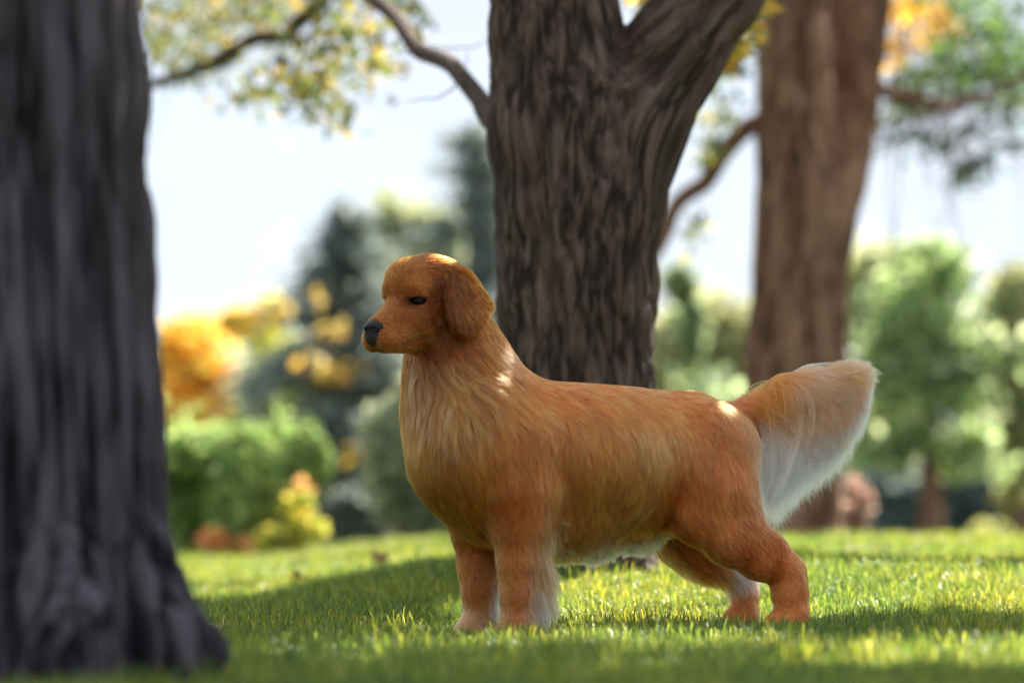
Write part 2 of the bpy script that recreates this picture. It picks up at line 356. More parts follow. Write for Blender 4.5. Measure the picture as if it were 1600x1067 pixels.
# px, py, l, direction x, y in the picture, length in photo px, lift, cling, colour with some crease shade painted in
GD = [
 (686,447,.075,.1,1,6,.15,1,EARC),(685,470,.078,.1,1,6,.15,1,EARC),(685,498,.078,.1,1,6,.15,1,EARC),(691,522,.07,.3,1,7,.15,1,EARC),(618,500,.02,.8,-.4,6,.2,1,LT),(618,534,.04,1,.1,8,.2,1,LT),(640,414,.0,.6,-.7,10,.3,1,LT),(668,520,.06,1,.3,12,.2,1,LT),(665,445,.06,.6,-.5,9,.25,1,G_),  # first four: crease shade along the ear's front edge, painted in
 (668,549,.03,.8,.5,12,.15,1,EARC),(640,556,-.02,.3,1,12,.15,1,DK),(700,541,.05,.8,.6,14,.15,1,EARC),  # shadow under chin and jaw, put into the coat colour
 (1042,760,.12,.1,1,30,.2,1,DK),(1046,800,.12,.2,1,26,.2,1,DK),(1062,835,.10,.5,.9,24,.2,1,DK),(853,790,.12,.1,1,24,.2,1,RED),(1160,868,.11,.7,.6,10,.15,1,DK),(1205,885,.11,.6,.8,10,.15,1,DK),(1190,800,.05,.4,1,20,.2,1,G_),  # thigh fold and elbow crease: shade painted as darker fur
 (583,500,0,.4,-1,3,.2,1,DK),(598,490,0,.6,-.7,4,.25,1,G_),(612,478,0,.6,-.8,5,.25,1,G_),(606,515,.04,1,.1,5,.25,1,RED),(600,540,.03,.9,.3,4,.25,1,DK),
 (625,530,.04,1,.15,8,.25,1,G_),(640,500,.05,1,.2,9,.25,1,RED),(650,540,.04,1,.2,12,.25,1,G_),(630,465,.03,.5,-1,7,.25,1,RED),(622,440,0,.3,-1,9,.35,1,G_),
 (605,440,-.05,.2,-1,8,.4,1,G_),(598,470,-.05,.3,-1,7,.3,1,G_),(645,440,.04,.5,-.9,10,.25,1,RED),(670,470,.06,1,.1,10,.25,1,DK),(680,500,.06,.9,.5,14,.25,1,DK),
 (660,410,.02,.8,-.5,12,.3,1,DK),(690,400,.0,1,.1,14,.4,.9,G_),(680,430,.06,.8,-.1,12,.25,1,DK),(720,410,.06,.9,.5,16,.4,.8,DK),(740,430,.08,.6,.9,18,.5,.7,G_),
 (700,440,.09,.1,1,16,.2,1,EARC),(700,480,.1,0,1,16,.2,1,EARC),(712,515,.1,.1,1,14,.3,.8,EARC),(740,480,.1,.4,.9,18,.3,.8,RED),(755,465,.1,.6,.7,16,.4,.7,G_),(730,450,.1,.3,1,16,.25,1,EARC),(746,440,.09,.8,.5,14,.5,.6,G_),(756,462,.1,.6,.7,10,.4,.8,G_),(735,422,.08,.9,.3,14,.5,.6,G_),(652,450,.06,.5,-.5,7,.3,1,LT),(648,490,.05,1,.2,8,.2,1,LT),(604,532,.03,1,.1,5,.2,1,LT),(650,461,.06,.5,-.5,6,.3,1,DK),(672,474,.07,1,.3,8,.2,1,DK),(652,482,.06,1,.4,7,.2,1,DK),(636,474,.05,.5,-.7,6,.2,1,EARC),(628,480,.04,.5,-.8,6,.2,1,DK),(640,488,.05,1,.2,8,.2,1,RED),(610,462,-.03,.5,-.8,5,.2,1,EARC),(610,500,.03,.8,-.3,5,.2,1,RED),
 (690,540,.04,.7,.8,18,.2,1,DK),(650,560,-.02,.1,1,22,.2,1,RED),(630,580,-.06,-.1,1,22,.25,1,RED),(622,620,-.08,0,1,26,.3,.9,RED),(624,680,-.1,.05,1,28,.3,.9,RED),
 (678,585,.02,.05,1,34,.3,.8,G_),(700,590,.05,.4,1,40,.3,.7,G_),(725,585,.07,.55,.9,34,.25,.9,G_),(660,600,0,-.15,1,34,.25,.9,RED),(690,640,.04,.12,1,60,.3,.7,G_),(670,650,0,-.02,1,55,.3,.8,G_),
 (730,620,.07,.75,.8,60,.3,.7,G_),(755,640,.08,.85,.65,62,.3,.7,G_),(720,660,.07,.4,.95,60,.3,.7,G_),(760,600,.08,.7,.8,32,.3,.8,G_),(745,560,.07,.5,.9,28,.3,.8,G_),(770,560,.05,.5,.9,22,.35,.7,CR),(765,520,.05,.4,1,20,.3,.8,G_),
 (660,700,0,.1,1,44,.3,.8,G_),(640,740,-.06,.2,1,30,.3,.8,RED),(680,740,.03,.2,1,40,.3,.8,RED),(710,730,.06,.15,1,44,.3,.8,G_),(665,790,-.04,.5,1,30,.4,.7,LT),(700,800,.02,.4,1,32,.3,.7,G_),(730,830,0,.3,1,26,.4,.6,G_),
 (785,560,.03,.6,.8,20,.25,1,G_),(800,590,.06,.5,.9,24,.25,1,G_),(830,600,.06,.7,.7,22,.2,1,G_),(790,640,.1,.5,.9,26,.2,1,G_),(780,700,.12,.25,1,26,.2,1,G_),(760,740,.12,.2,1,30,.25,1,G_),
 (870,600,.03,1,.3,18,.15,1,G_),(850,640,.09,.5,1,26,.15,1,G_),(850,700,.12,.1,1,34,.15,1,RED),(830,760,.12,.1,1,30,.2,1,G_),(790,780,.13,.15,1,18,.2,1,RED),
 (930,608,.02,1,.2,18,.15,1,G_),(930,640,.09,.55,.9,30,.15,1,G_),(930,700,.13,.15,1,42,.15,1,G_),(920,780,.13,0,1,44,.15,1,LT),(910,830,.1,0,1,40,.2,.8,LT),
 (1000,612,.02,1,.2,18,.15,1,LT),(1000,645,.09,.6,.9,30,.15,1,G_),(1000,700,.13,.2,1,42,.15,1,LT),(1000,780,.13,-.05,1,44,.15,1,LT),(1000,820,.09,.05,1,34,.25,.7,LT),
 (1060,618,.02,1,.25,18,.15,1,G_),(1060,660,.09,.6,.9,26,.15,1,G_),(1050,720,.12,.1,1,36,.15,1,RED),(1045,790,.1,.05,1,30,.2,.9,LT),
 (880,868,.03,.05,1,40,.4,.3,CR),(940,860,.0,0,1,38,.5,.2,WH),(1000,848,.0,.05,1,38,.5,.2,WH),(900,850,0,0,1,32,.4,.3,CR),(1030,840,-.03,.2,1,30,.4,.3,LT),
 (1110,622,.02,1,.2,18,.2,1,G_),(1110,650,.07,.8,.6,22,.15,1,LT),(1120,690,.11,.4,1,24,.15,1,RED),(1090,740,.13,.25,1,26,.15,1,RED),(1060,790,.12,.3,1,24,.2,1,G_),(1140,740,.12,.5,1,22,.15,1,G_),
 (1165,720,.06,.3,1,26,.2,.9,LT),(1175,770,.06,.4,1,24,.2,.9,LT),(1120,810,.13,.5,.9,20,.15,1,LT),(1170,830,.12,.7,.8,16,.15,1,RED),(1100,840,.12,.6,.8,20,.2,1,LT),(1200,860,.11,.7,.8,13,.15,1,DK),
 (1150,875,.1,.7,.7,14,.15,1,LT),(1190,885,.1,.6,.8,10,.15,1,LT),(1240,880,.09,.6,.9,14,.3,1,LT),(1250,910,.1,.25,1,16,.2,1,RED),(1225,930,.12,.1,1,8,.15,1,LT),(1255,945,.09,0,1,9,.2,1,G_),(1220,958,.1,-.5,.8,7,.2,1,LT),
 (1040,830,-.09,.4,1,40,.4,.4,CR),(1060,870,-.1,.6,.8,40,.45,.3,CR),(1090,880,-.04,.7,.8,26,.3,.7,G_),(1070,840,-.03,.5,1,26,.3,.8,DK),(1120,895,-.06,.8,.6,28,.4,.4,LT),(1150,900,-.08,.8,.6,32,.5,.3,WH),(1160,930,-.09,.1,1,9,.2,1,LT),(1145,950,-.09,-.3,1,7,.2,1,LT),
 (810,800,.13,.1,1,14,.15,1,RED),(795,850,.13,0,1,9,.15,1,G_),(800,900,.13,0,1,8,.15,1,LT),(800,940,.13,0,1,8,.2,1,LT),(790,975,.12,-.3,.9,7,.25,1,LT),(775,870,.1,-.02,1,8,.15,1,LT),
 (843,800,.10,.45,1,44,.35,.5,CR),(844,840,.10,.4,1,50,.4,.4,CR),(842,880,.10,.5,.95,58,.45,.2,CR),(838,915,.10,.65,.8,58,.5,.2,CR),(836,945,.10,.6,.8,40,.5,.2,WH),(828,965,.10,.5,.9,26,.4,.2,CR),
 (735,870,-.06,0,1,9,.15,1,G_),(725,900,-.09,0,1,8,.15,1,LT),(745,930,-.06,0,1,8,.15,1,G_),(735,975,-.09,-.5,.7,7,.25,1,CR),(750,840,-.05,.1,1,14,.2,1,DK),(775,890,-.09,.3,1,22,.4,.4,LT),(774,940,-.09,.3,1,24,.45,.3,WH),
 (1170,625,.0,1,-.15,20,.2,1,G_),(1210,607,0,1,-.35,20,.25,1,DK),(1190,640,.04,.8,.5,30,.2,1,G_),(1225,620,.03,.9,.1,30,.2,.9,DK),(1240,598,0,1,-.35,34,.3,.6,G_),(1235,640,.03,.8,.8,60,.15,.4,LT),(1200,660,.04,.6,.9,50,.15,.7,G_),
 (1270,590,.0,1,-.16,50,.22,.3,LT),(1310,578,0,1,-.14,46,.2,.2,CR),(1335,574,0,1,-.3,40,.2,.1,CR),(1345,590,0,1,.1,34,.12,.1,CR),(1280,610,.03,1,.2,70,.12,.3,LT),(1320,600,.02,1,.25,46,.12,.2,LT),
 (1265,650,.02,.75,.78,110,.12,.2,LT),(1300,660,.02,.8,.75,84,.12,.1,CR),(1335,640,.02,.85,.6,52,.12,.1,CR),(1240,700,.02,.5,.9,62,.18,.2,WH),(1215,700,.02,.25,1,80,.15,.2,WH),(1195,720,.02,.1,1,90,.15,.2,WH),(1190,760,.02,.1,1,66,.2,.2,WH),(1200,780,0,.25,1,50,.3,.1,WH),(1245,735,0,.6,.9,70,.2,.1,WH),(1300,690,0,.7,.85,66,.15,.1,WH),
]
def region_shading(a, b, c):
    """shading put into the coat colour: darker head, chest and fore legs, lighter ribs and thighs"""
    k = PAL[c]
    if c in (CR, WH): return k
    if a < 772 and b < 560: return k * [.72, .78, .62]  # parts turned from the light are darkened in the colour itself
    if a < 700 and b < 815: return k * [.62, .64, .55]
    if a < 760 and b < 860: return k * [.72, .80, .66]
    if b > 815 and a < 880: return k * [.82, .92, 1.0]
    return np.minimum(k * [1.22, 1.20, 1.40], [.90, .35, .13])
gp, gd, gl, glift, gcl, gc = [], [], [], [], [], []
for (a, b, l, dx, dy, ln, li, cl, c) in GD:
    p = P(a, b, l); q = P(a + dx * 4, b + dy * 4, l); v = (q - p); v /= np.linalg.norm(v)
    one = [(p, v)]
    if l > 0.015 and not (a < 770 and False):
        leg = b > 815 and (a < 880 or a > 1050)
        if not leg: one.append((p * [1, -1, 1], v))
    for pp, vv in one:
        gp.append(pp); gd.append(vv); gl.append(ln / S_); glift.append(li); gcl.append(cl); gc.append(region_shading(a, b, c))
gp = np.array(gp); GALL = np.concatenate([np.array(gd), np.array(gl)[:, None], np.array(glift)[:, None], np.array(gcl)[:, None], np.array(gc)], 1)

def coat(Q, pw=3.2):
    out = np.empty((len(Q), GALL.shape[1]))
    for i in range(0, len(Q), 20000):
        q = Q[i:i + 20000]
        d2 = ((q[:, None, :] - gp[None]) ** 2).sum(2) + 2e-5
        wt = d2 ** (-pw / 2 * 1.25)
        out[i:i + 20000] = wt @ GALL / wt.sum(1, keepdims=True)
    return out

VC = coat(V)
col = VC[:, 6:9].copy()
def head_local(Q):
    d = Q - HO; return np.stack([d @ hf, d @ hs, d[:, 2]], 1)
HL = head_local(V)
def dark_mask(HL_):
    """bare dark skin: lids, lips, round the nose"""
    m = np.zeros(len(HL_)); 
    for sg in (1, -1):
        e = np.sqrt(((HL_[:, 0] - 0.058) / 0.019) ** 2 + ((HL_[:, 1] - sg * 0.052) / 0.021) ** 2 + ((HL_[:, 2] + 0.0195) / 0.0095) ** 2)
        m = np.maximum(m, np.clip((1.25 - e) / 0.35, 0, 1))
        a = np.array([0.056, sg * 0.055, -0.019]); b = np.array([0.040, sg * 0.064, -0.022])
        t = np.clip(((HL_ - a) @ (b - a)) / ((b - a) @ (b - a)), 0, 1)
        m = np.maximum(m, np.clip((0.0055 - 0.003 * t - np.linalg.norm(HL_ - a - t[:, None] * (b - a), axis=1)) / 0.002, 0, 1))
        a = np.array([0.143, sg * 0.012, -0.123]); b = np.array([0.085, sg * 0.040, -0.119])
        t = np.clip(((HL_ - a) @ (b - a)) / ((b - a) @ (b - a)), 0, 1)
        d = np.linalg.norm(HL_ - a - t[:, None] * (b - a), axis=1)
        m = np.maximum(m, np.clip((0.0105 - 0.005 * t - d) / 0.003, 0, 1))
    n = np.sqrt(((HL_[:, 0] - 0.153) / 0.020) ** 2 + (HL_[:, 1] / 0.021) ** 2 + ((HL_[:, 2] + 0.097) / 0.028) ** 2)
    return np.maximum(m, np.clip((1.2 - n) / 0.2, 0, 1))
dm = dark_mask(HL)
skin_col = col * 0.8 * (1 - dm[:, None]) + np.array([0.008, 0.006, 0.006]) * dm[:, None]

M = Mat('short_coat_under_the_fur')
a = M.attr('coat'); pb = M.n('ShaderNodeBsdfPrincipled'); M.l(a.outputs['Color'], pb.inputs['Base Color']); pb.inputs['Roughness'].default_value = 0.65
M.l(pb.outputs[0], M.out.inputs[0])
body = mesh_obj('body', V, F, M.m, dog, attrs={'coat': ('POINT', 'FLOAT_COLOR', np.c_[skin_col, np.ones(len(V))])})

# ---- eyes, nose --------------------------------------------------------
def ellip(n=24, m=16):
    th = np.linspace(0, np.pi, m + 1)[1:-1]; ph = np.linspace(0, 2 * np.pi, n, endpoint=False)
    v = [(0, 0, 1)] + [(math.sin(t) * math.cos(p), math.sin(t) * math.sin(p), math.cos(t)) for t in th for p in ph] + [(0, 0, -1)]
    q, t3 = [], []
    for i in range(len(th) - 1):
        for j in range(n): q.append((1 + i * n + j, 1 + (i + 1) * n + j, 1 + (i + 1) * n + (j + 1) % n, 1 + i * n + (j + 1) % n))
    for j in range(n):
        t3.append((0, 1 + j, 1 + (j + 1) % n)); t3.append((len(v) - 1, 1 + (len(th) - 1) * n + (j + 1) % n, 1 + (len(th) - 1) * n + j))
    return np.array(v, float), [np.array(q), np.array(t3)]
EV, EF = ellip()
ME = Mat('dark_brown_eye'); pb = ME.n('ShaderNodeBsdfPrincipled'); pb.inputs['Base Color'].default_value = (0.010, 0.005, 0.003, 1)
pb.inputs['Roughness'].default_value = 0.16; pb.inputs['Specular IOR Level'].default_value = 0.16; ME.l(pb.outputs[0], ME.out.inputs[0])
for sg in (1, -1):
    c = H(0.049, sg * 0.0445, -0.019)
    mesh_obj('eye', EV * 0.0145 + c, EF, ME.m, dog)
MN = Mat('black_nose_leather'); pb = MN.n('ShaderNodeBsdfPrincipled'); pb.inputs['Base Color'].default_value = (0.007, 0.006, 0.008, 1)
pb.inputs['Roughness'].default_value = 0.42; pb.inputs['Specular IOR Level'].default_value = 0.35; vo = MN.n('ShaderNodeTexVoronoi'); vo.inputs['Scale'].default_value = 420
bp = MN.n('ShaderNodeBump'); bp.inputs['Strength'].default_value = 0.35; bp.inputs['Distance'].default_value = 0.001
MN.l(vo.outputs['Distance'], bp.inputs['Height']); MN.l(bp.outputs[0], pb.inputs['Normal']); MN.l(pb.outputs[0], MN.out.inputs[0])
# nose: a small field of its own so that nostrils are real hollows
ng = np.linspace(-0.034, 0.034, 62); nf, ns, nzz = np.meshgrid(ng, ng, ng, indexing='ij')
def el(c, r): 
    n = np.sqrt(((nf - c[0]) / r[0]) ** 2 + ((ns - c[1]) / r[1]) ** 2 + ((nzz - c[2]) / r[2]) ** 2); return (n - 1) * min(r)
nd = el((-0.002, 0, 0.003), (0.017, 0.019, 0.014))
nd = smin(nd, el((0.001, 0.011, -0.003), (0.013, 0.011, 0.011)), 0.006); nd = smin(nd, el((0.001, -0.011, -0.003), (0.013, 0.011, 0.011)), 0.006)
nd = smin(nd, el((-0.002, 0, -0.012), (0.010, 0.005, 0.013)), 0.006)
for sg in (1, -1):
    nd = -smin(-nd, el((0.013, sg * 0.0095, -0.003), (0.007, 0.0042, 0.0028)), 0.003)
    nd = -smin(-nd, el((0.004, sg * 0.020, -0.006), (0.008, 0.005, 0.0022)), 0.002)
nd = -smin(-nd, el((0.014, 0, -0.012), (0.006, 0.0012, 0.016)), 0.0015)
nV, nF = surface_nets(nd, ng, ng, ng); nV = laplace(nV, nF, 1, 0.5)
nc = H(0.149, 0, -0.084)
nV = nV * [1.1, 1.28, 1.12]; nV = nc + nV[:, :1] * hf + nV[:, 1:2] * hs + nV[:, 2:3] * hz
mesh_obj('nose', nV, nF, MN.m, dog)

# ---- fur ---------------------------------------------------------------
def sampleD(Q):
    ix = []; fr = []
    for k, g in enumerate((gx, gy, gz)):
        i = np.clip(np.searchsorted(g, Q[:, k]) - 1, 0, len(g) - 2)
        ix.append(i); fr.append(np.clip((Q[:, k] - g[i]) / (g[i + 1] - g[i]), 0, 1))
    r = 0
    for a_ in (0, 1):
        for b_ in (0, 1):
            for c_ in (0, 1):
                wgt = (fr[0] if a_ else 1 - fr[0]) * (fr[1] if b_ else 1 - fr[1]) * (fr[2] if c_ else 1 - fr[2])
                r = r + wgt * D[ix[0] + a_, ix[1] + b_, ix[2] + c_]
    return r
def gradD(Q, e=0.004):
    g = np.stack([sampleD(Q + np.eye(3)[k] * e) - sampleD(Q - np.eye(3)[k] * e) for k in range(3)], 1)
    return g / np.maximum(np.linalg.norm(g, axis=1, keepdims=True), 1e-9)

def unit(a): return a / np.maximum(np.linalg.norm(a, axis=1, keepdims=True), 1e-9)

def roots(n, weight):
    fc = V[F].mean(1); area = np.linalg.norm(np.cross(V[F[:, 2]] - V[F[:, 0]], V[F[:, 3]] - V[F[:, 1]]), axis=1) / 2
    pr = area * weight(fc, F); pr /= pr.sum()
    f = RNG.choice(len(F), n, p=pr); a_ = RNG.random((n, 1)); b_ = RNG.random((n, 1))
    q = F[f]; p = (V[q[:, 0]] * (1 - a_) + V[q[:, 1]] * a_) * (1 - b_) + (V[q[:, 3]] * (1 - a_) + V[q[:, 2]] * a_) * b_
    nn = unit(N[q].mean(1)); return p, nn

def make_fur(name, n, weight, steps, rad, clump_n, clump_amt, lscale=1.0, jit=0.18, tail=False, tint=None, rise=1.0):
    p, nn = roots(n, weight)
    hl = head_local(p)
    keep = dark_mask(hl) < 0.25
    p, nn = p[keep], nn[keep]; n = len(p)
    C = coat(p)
    face = np.clip((0.125 - np.linalg.norm(hl[keep] * [1, 1, 1] - [0.06, 0, -0.03], axis=1)) / 0.03, 0, 1)
    C[:, 3] *= 1 - 0.35 * face
    ln = C[:, 3] * lscale * (0.65 + 0.6 * RNG.random(n)) * (1 + 0.25 * fbm(p * 28, 2, 3))
    if tail:
        qx, qy = px_of(p); ang = np.degrees(np.arctan2(qy - 590, qx - 1150)); rr_ = np.hypot(qx - 1150, qy - 590)
        lo_ = np.clip(np.interp(qx, [1190, 1240, 1345], [2, -10, -14]), -14, 80); hi_ = np.interp(qx, [1190, 1215, 1260, 1300, 1345], [88, 86, 64, 42, 24])
        tg = lo_ + (hi_ - lo_) * RNG.random(n) ** 0.9; tg = np.where(RNG.random(n) < 0.35, np.clip(ang + RNG.normal(0, 5, n), lo_, hi_), tg)
        rag = np.clip((tg - 18) / 40, 0, 1); rho = np.interp(tg, T_ANG, T_RAD) * (0.87 + 0.02 * rag + (0.14 + 0.05 * rag) * RNG.random(n) ** 0.6) * (1 + 0.045 * rag * np.sin(tg * 2.1 + 3 * np.sin(tg * .7))) * np.where(RNG.random(n) < 0.05 * rag, 1.08, 1.0); ta = np.radians(tg)
        vx, vy = 1150 + rho * np.cos(ta) - qx, 590 + rho * np.sin(ta) - qy; reach = np.hypot(vx, vy)
        ok = (reach > 8) & (vx > -30)
        p, nn, C, reach, vx, vy = p[ok], nn[ok], C[ok], reach[ok], vx[ok], vy[ok]; qx, qy = qx[ok], qy[ok]; n = len(p)
        ln = reach / 645.0
        tdir = unit(np.c_[vx / ca, 0 * vx, -vy])
    # clumps
    nc_ = clump_n; ci = RNG.choice(n, nc_, replace=False)
    kd = kdtree.KDTree(nc_)
    for i in range(nc_): kd.insert(p[ci[i]], i)
    kd.balance()
    near = np.array([kd.find(v)[1] for v in p])
    wob = np.stack([fbm(p * 16, 2, 21), fbm(p * 16, 2, 31), fbm(p * 16, 2, 41)], 1) * 0.30
    cj = RNG.normal(0, jit, (nc_, 3)); sj = RNG.normal(0, jit * 0.45, (n, 3))
    bias = wob + cj[near] + sj
    pts = [p.copy()]; cur = p.copy(); nrm = nn.copy(); h0 = sampleD(p)
    lift = C[:, 4] * rise; cling = C[:, 5]
    for s_ in range(steps):
        t = (s_ + 1) / steps
        c = C if s_ == 0 else coat(cur)
        d = unit(c[:, :3]) + bias
        if tail: d = tdir + bias * 0.22
        d = d - nrm * (d * nrm).sum(1, keepdims=True) * np.clip(cling * 1.1, 0, 1)[:, None]
        d = unit(d)
        up = (lift * (1.0 - 0.75 * t) * (0.6 + 0.4 * cling))[:, None]
        dn = unit(d + nrm * up)
        if tail: dn = unit(d + nrm * 0.06 * (1 - t))
        g_ = (1 - cling) * (0.02 if tail else 0.25) * t
        dn[:, 2] -= g_; dn = unit(dn)
        cur = cur + dn * (ln / steps)[:, None]
        dist = sampleD(cur)
        want = 0.0012 + ln * lift * 0.28 * t
        g2 = gradD(cur)
        low = np.maximum(want - dist, 0)
        high = np.minimum(want * 1.5 - dist, 0) * cling * 0.75
        if tail: low, high = np.maximum(0.001 - dist, 0), 0
        cur = cur + g2 * np.clip(low + high, -0.03, 0.02)[:, None]
        nrm = g2
        pts.append(cur.copy())
    pts = np.stack(pts, 1)                                   # n, k, 3
    k = pts.shape[1]
    cen = pts[ci][near]
    off = cen - cen[:, :1] + p[ci][near][:, None] - 0
    tt = np.linspace(0, 1, k) ** 1.3
    wgt = clump_amt * tt[None, :, None] * (0.5 + 0.7 * RNG.random((nc_, 1, 1)))[near] * (1 - 0.0)
    same = (np.linalg.norm(p - p[ci][near], axis=1) < 0.02)[:, None, None]
    pts = pts + (off - pts) * np.clip(wgt, 0, 0.85) * same
    if tint is not None: C[:, 6:9] = C[:, 6:9] * .35 + np.array(tint) * .65
    coarse = RNG.normal(0, 1, (160, 3)) ; cz = ci[near]
    cc = C[:, 6:9] * (1 + 0.22 * fbm(p * 22, 3, 61))[:, None]
    cc = cc * np.exp(RNG.normal(0, 0.34, (nc_, 1))[near] * (1 - 0.6 * (face if len(face) == n else np.zeros(n))[:, None])) * np.exp(RNG.normal(0, 0.20, (n, 1)))
    cc = np.clip(cc, 0.003, 0.985)
    lum = cc.mean(1, keepdims=True)
    cu = bpy.data.hair_curves.new(name); cu.add_curves([k] * n)
    cu.attributes['position'].data.foreach_set('vector', pts.astype(np.float32).ravel())
    r = np.outer(rad * (0.7 + 0.6 * RNG.random(n)), (1 - np.linspace(0, 1, k) ** 2.2 * 0.88))
    ra = cu.attributes.get('radius') or cu.attributes.new('radius', 'FLOAT', 'POINT')
    ra.data.foreach_set('value', r.astype(np.float32).ravel())
    # roots darkened to imitate shadow between locks; tips of the coat also paler
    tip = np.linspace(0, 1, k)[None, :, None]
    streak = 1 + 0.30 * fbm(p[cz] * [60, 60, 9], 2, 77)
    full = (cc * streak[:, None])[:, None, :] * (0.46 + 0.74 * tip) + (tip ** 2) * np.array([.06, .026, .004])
    if tail:
        qq = px_of(pts.reshape(-1, 3)); ax_ = qq[0].reshape(n, k) - 1150; ay_ = qq[1].reshape(n, k) - 590
        an_ = np.degrees(np.arctan2(ay_, ax_)); rp_ = np.hypot(ax_, ay_); edge = np.interp(an_, T_ANG, T_RAD) - rp_
        wh = np.clip(1 - edge / np.interp(an_, [-20, 0, 25, 45, 60, 90], [5, 8, 34, 78, 150, 260]), 0, 1)[:, :, None] ** .8
        pe = np.clip((rp_ - 85) / 45, 0, 1)[:, :, None]
        base_ = PAL[0] * (1 - pe) + np.array([0.90, 0.37, 0.20]) * pe
        full = (base_ * (1 - wh) + PAL[4] * wh) * np.exp(RNG.normal(0, 0.14, (nc_, 1)))[near][:, None] * np.exp(RNG.normal(0, 0.10, (n, 1)))[:, None]; full = np.clip(full, 0, 0.985)
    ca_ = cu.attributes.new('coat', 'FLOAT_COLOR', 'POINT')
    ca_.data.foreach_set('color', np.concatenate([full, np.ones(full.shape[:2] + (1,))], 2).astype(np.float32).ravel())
    cu.materials.append(FUR.m)
    o = bpy.data.objects.new(name, cu); COL.objects.link(o); o.parent = dog
    return o

FUR = Mat('golden_fur')
hb = FUR.n('ShaderNodeBsdfHairPrincipled'); hb.model = 'CHIANG'; hb.parametrization = 'COLOR'
at_ = FUR.attr('coat'); FUR.l(at_.outputs['Color'], hb.inputs['Color'])
hb.inputs['Roughness'].default_value = 0.34; hb.inputs['Radial Roughness'].default_value = 0.45
hb.inputs['Random Roughness'].default_value = 0.2; hb.inputs['IOR'].default_value = 1.42; hb.inputs['Coat'].default_value = 0.0
sx_ = FUR.n('ShaderNodeSeparateColor'); FUR.l(at_.outputs['Color'], sx_.inputs[0])
mr_ = FUR.n('ShaderNodeMapRange'); mr_.inputs['From Min'].default_value = .04; mr_.inputs['From Max'].default_value = .55
mr_.inputs['To Min'].default_value = .05; mr_.inputs['To Max'].default_value = .08; FUR.l(sx_.outputs['Blue'], mr_.inputs['Value'])
fd_ = FUR.n('ShaderNodeBsdfDiffuse'); ft_ = FUR.n('ShaderNodeBsdfTranslucent'); fm_ = FUR.n('ShaderNodeMixShader'); fm_.inputs[0].default_value = .35
FUR.l(at_.outputs['Color'], fd_.inputs['Color']); FUR.l(at_.outputs['Color'], ft_.inputs['Color']); FUR.l(fd_.outputs[0], fm_.inputs[1]); FUR.l(ft_.outputs[0], fm_.inputs[2])
fx_ = FUR.n('ShaderNodeMixShader'); FUR.l(mr_.outputs[0], fx_.inputs[0]); FUR.l(hb.outputs[0], fx_.inputs[1]); FUR.l(fm_.outputs[0], fx_.inputs[2]); FUR.l(fx_.outputs[0], FUR.out.inputs[0])
near_w = lambda fc: np.where(fc[:, 1] < 0.03, 1.0, 0.55)
def w_coat(fc, F_):
    hl = head_local(fc); r = np.linalg.norm(hl * [1, 1, 1], axis=1)
    wgt = near_w(fc) * np.where(r < 0.16, 2.0, 1.0)
    return wgt
def w_long(fc, F_):
    L_ = VC[F_[:, 0], 3]
    return near_w(fc) * np.clip((L_ - 0.034) / 0.025, 0, 1) * np.where(fc[:, 0] > 0.40, 0.15, 1.0)
TO = np.array([(1180, 585), (1225, 590), (1240, 577), (1290, 566), (1340, 559), (1369, 559), (1372, 600), (1368, 640), (1351, 682), (1328, 710), (1300, 741), (1270, 768), (1240, 790), (1215, 814), (1200, 832), (1188, 826), (1176, 800), (1166, 780)], float)
T_ANG = np.degrees(np.arctan2(TO[:, 1] - 590, TO[:, 0] - 1150)); T_RAD = np.hypot(TO[:, 1] - 590, TO[:, 0] - 1150)
def w_tail(fc, F_):
    qx, qy = px_of(fc); return (((qx > 1185) & (qy < 790) & (fc[:, 0] > 0.34)) & ((qy < 700) | (np.abs(fc[:, 1]) < 0.035)) & (qy < 800 - 0.0 * qx)).astype(float) * (1 + 2.0 * (qx > 1240))
make_fur('fur', int(250000 * FQ), w_coat, 5, 0.00036, 26000, 0.60)
make_fur('feathering', int(95000 * FQ), w_long, 7, 0.00026, 3600, 0.66, 1.15, 0.13)
def w_ruff(fc, F_):
    qx, qy = px_of(fc); return np.exp(-((qx - 705 - (qy - 600) * .25) / 36) ** 2 - ((qy - 612) / 34) ** 2) * (fc[:, 1] < 0.02)
make_fur('ruff', int(7500 * FQ), w_ruff, 8, 0.00028, 230, 0.70, 1.3, 0.16, tint=(0.76, 0.27, 0.085), rise=1.7)
make_fur('tail_feathering', int(105000 * FQ), w_tail, 6, 0.00030, 1300, 0.62, 1.0, 0.10, True)
# ================================================================== ground
def smooth(a, b, x):
    t = np.clip((x - a) / (b - a), 0, 1); return t * t * (3 - 2 * t)
RPZ = np.array([(-50, 0), (7.7, 0), (8.4, .002), (9.2, .060), (10, .108), (11.5, .112), (15, .112), (19, .104), (24, .06), (30, -.04), (45, -.7), (3000, -.7)])
LPZ = np.array([(-50, 0), (7.7, 0), (11, .008), (18, -.010), (22, -.035), (26, -.08), (45, -.7), (3000, -.7)])
def gz_at(x, y):
    x, y = np.asarray(x, float), np.asarray(y, float)
    t = smooth(-0.09, 0.0, x / np.maximum(y, 1.0))
    z = np.interp(y, RPZ[:, 0], RPZ[:, 1]) * t + np.interp(y, LPZ[:, 0], LPZ[:, 1]) * (1 - t)
    return z - 0.018 + 0.006 * np.sin(x * 1.9 + 0.7 * y) * smooth(2, 12, y)

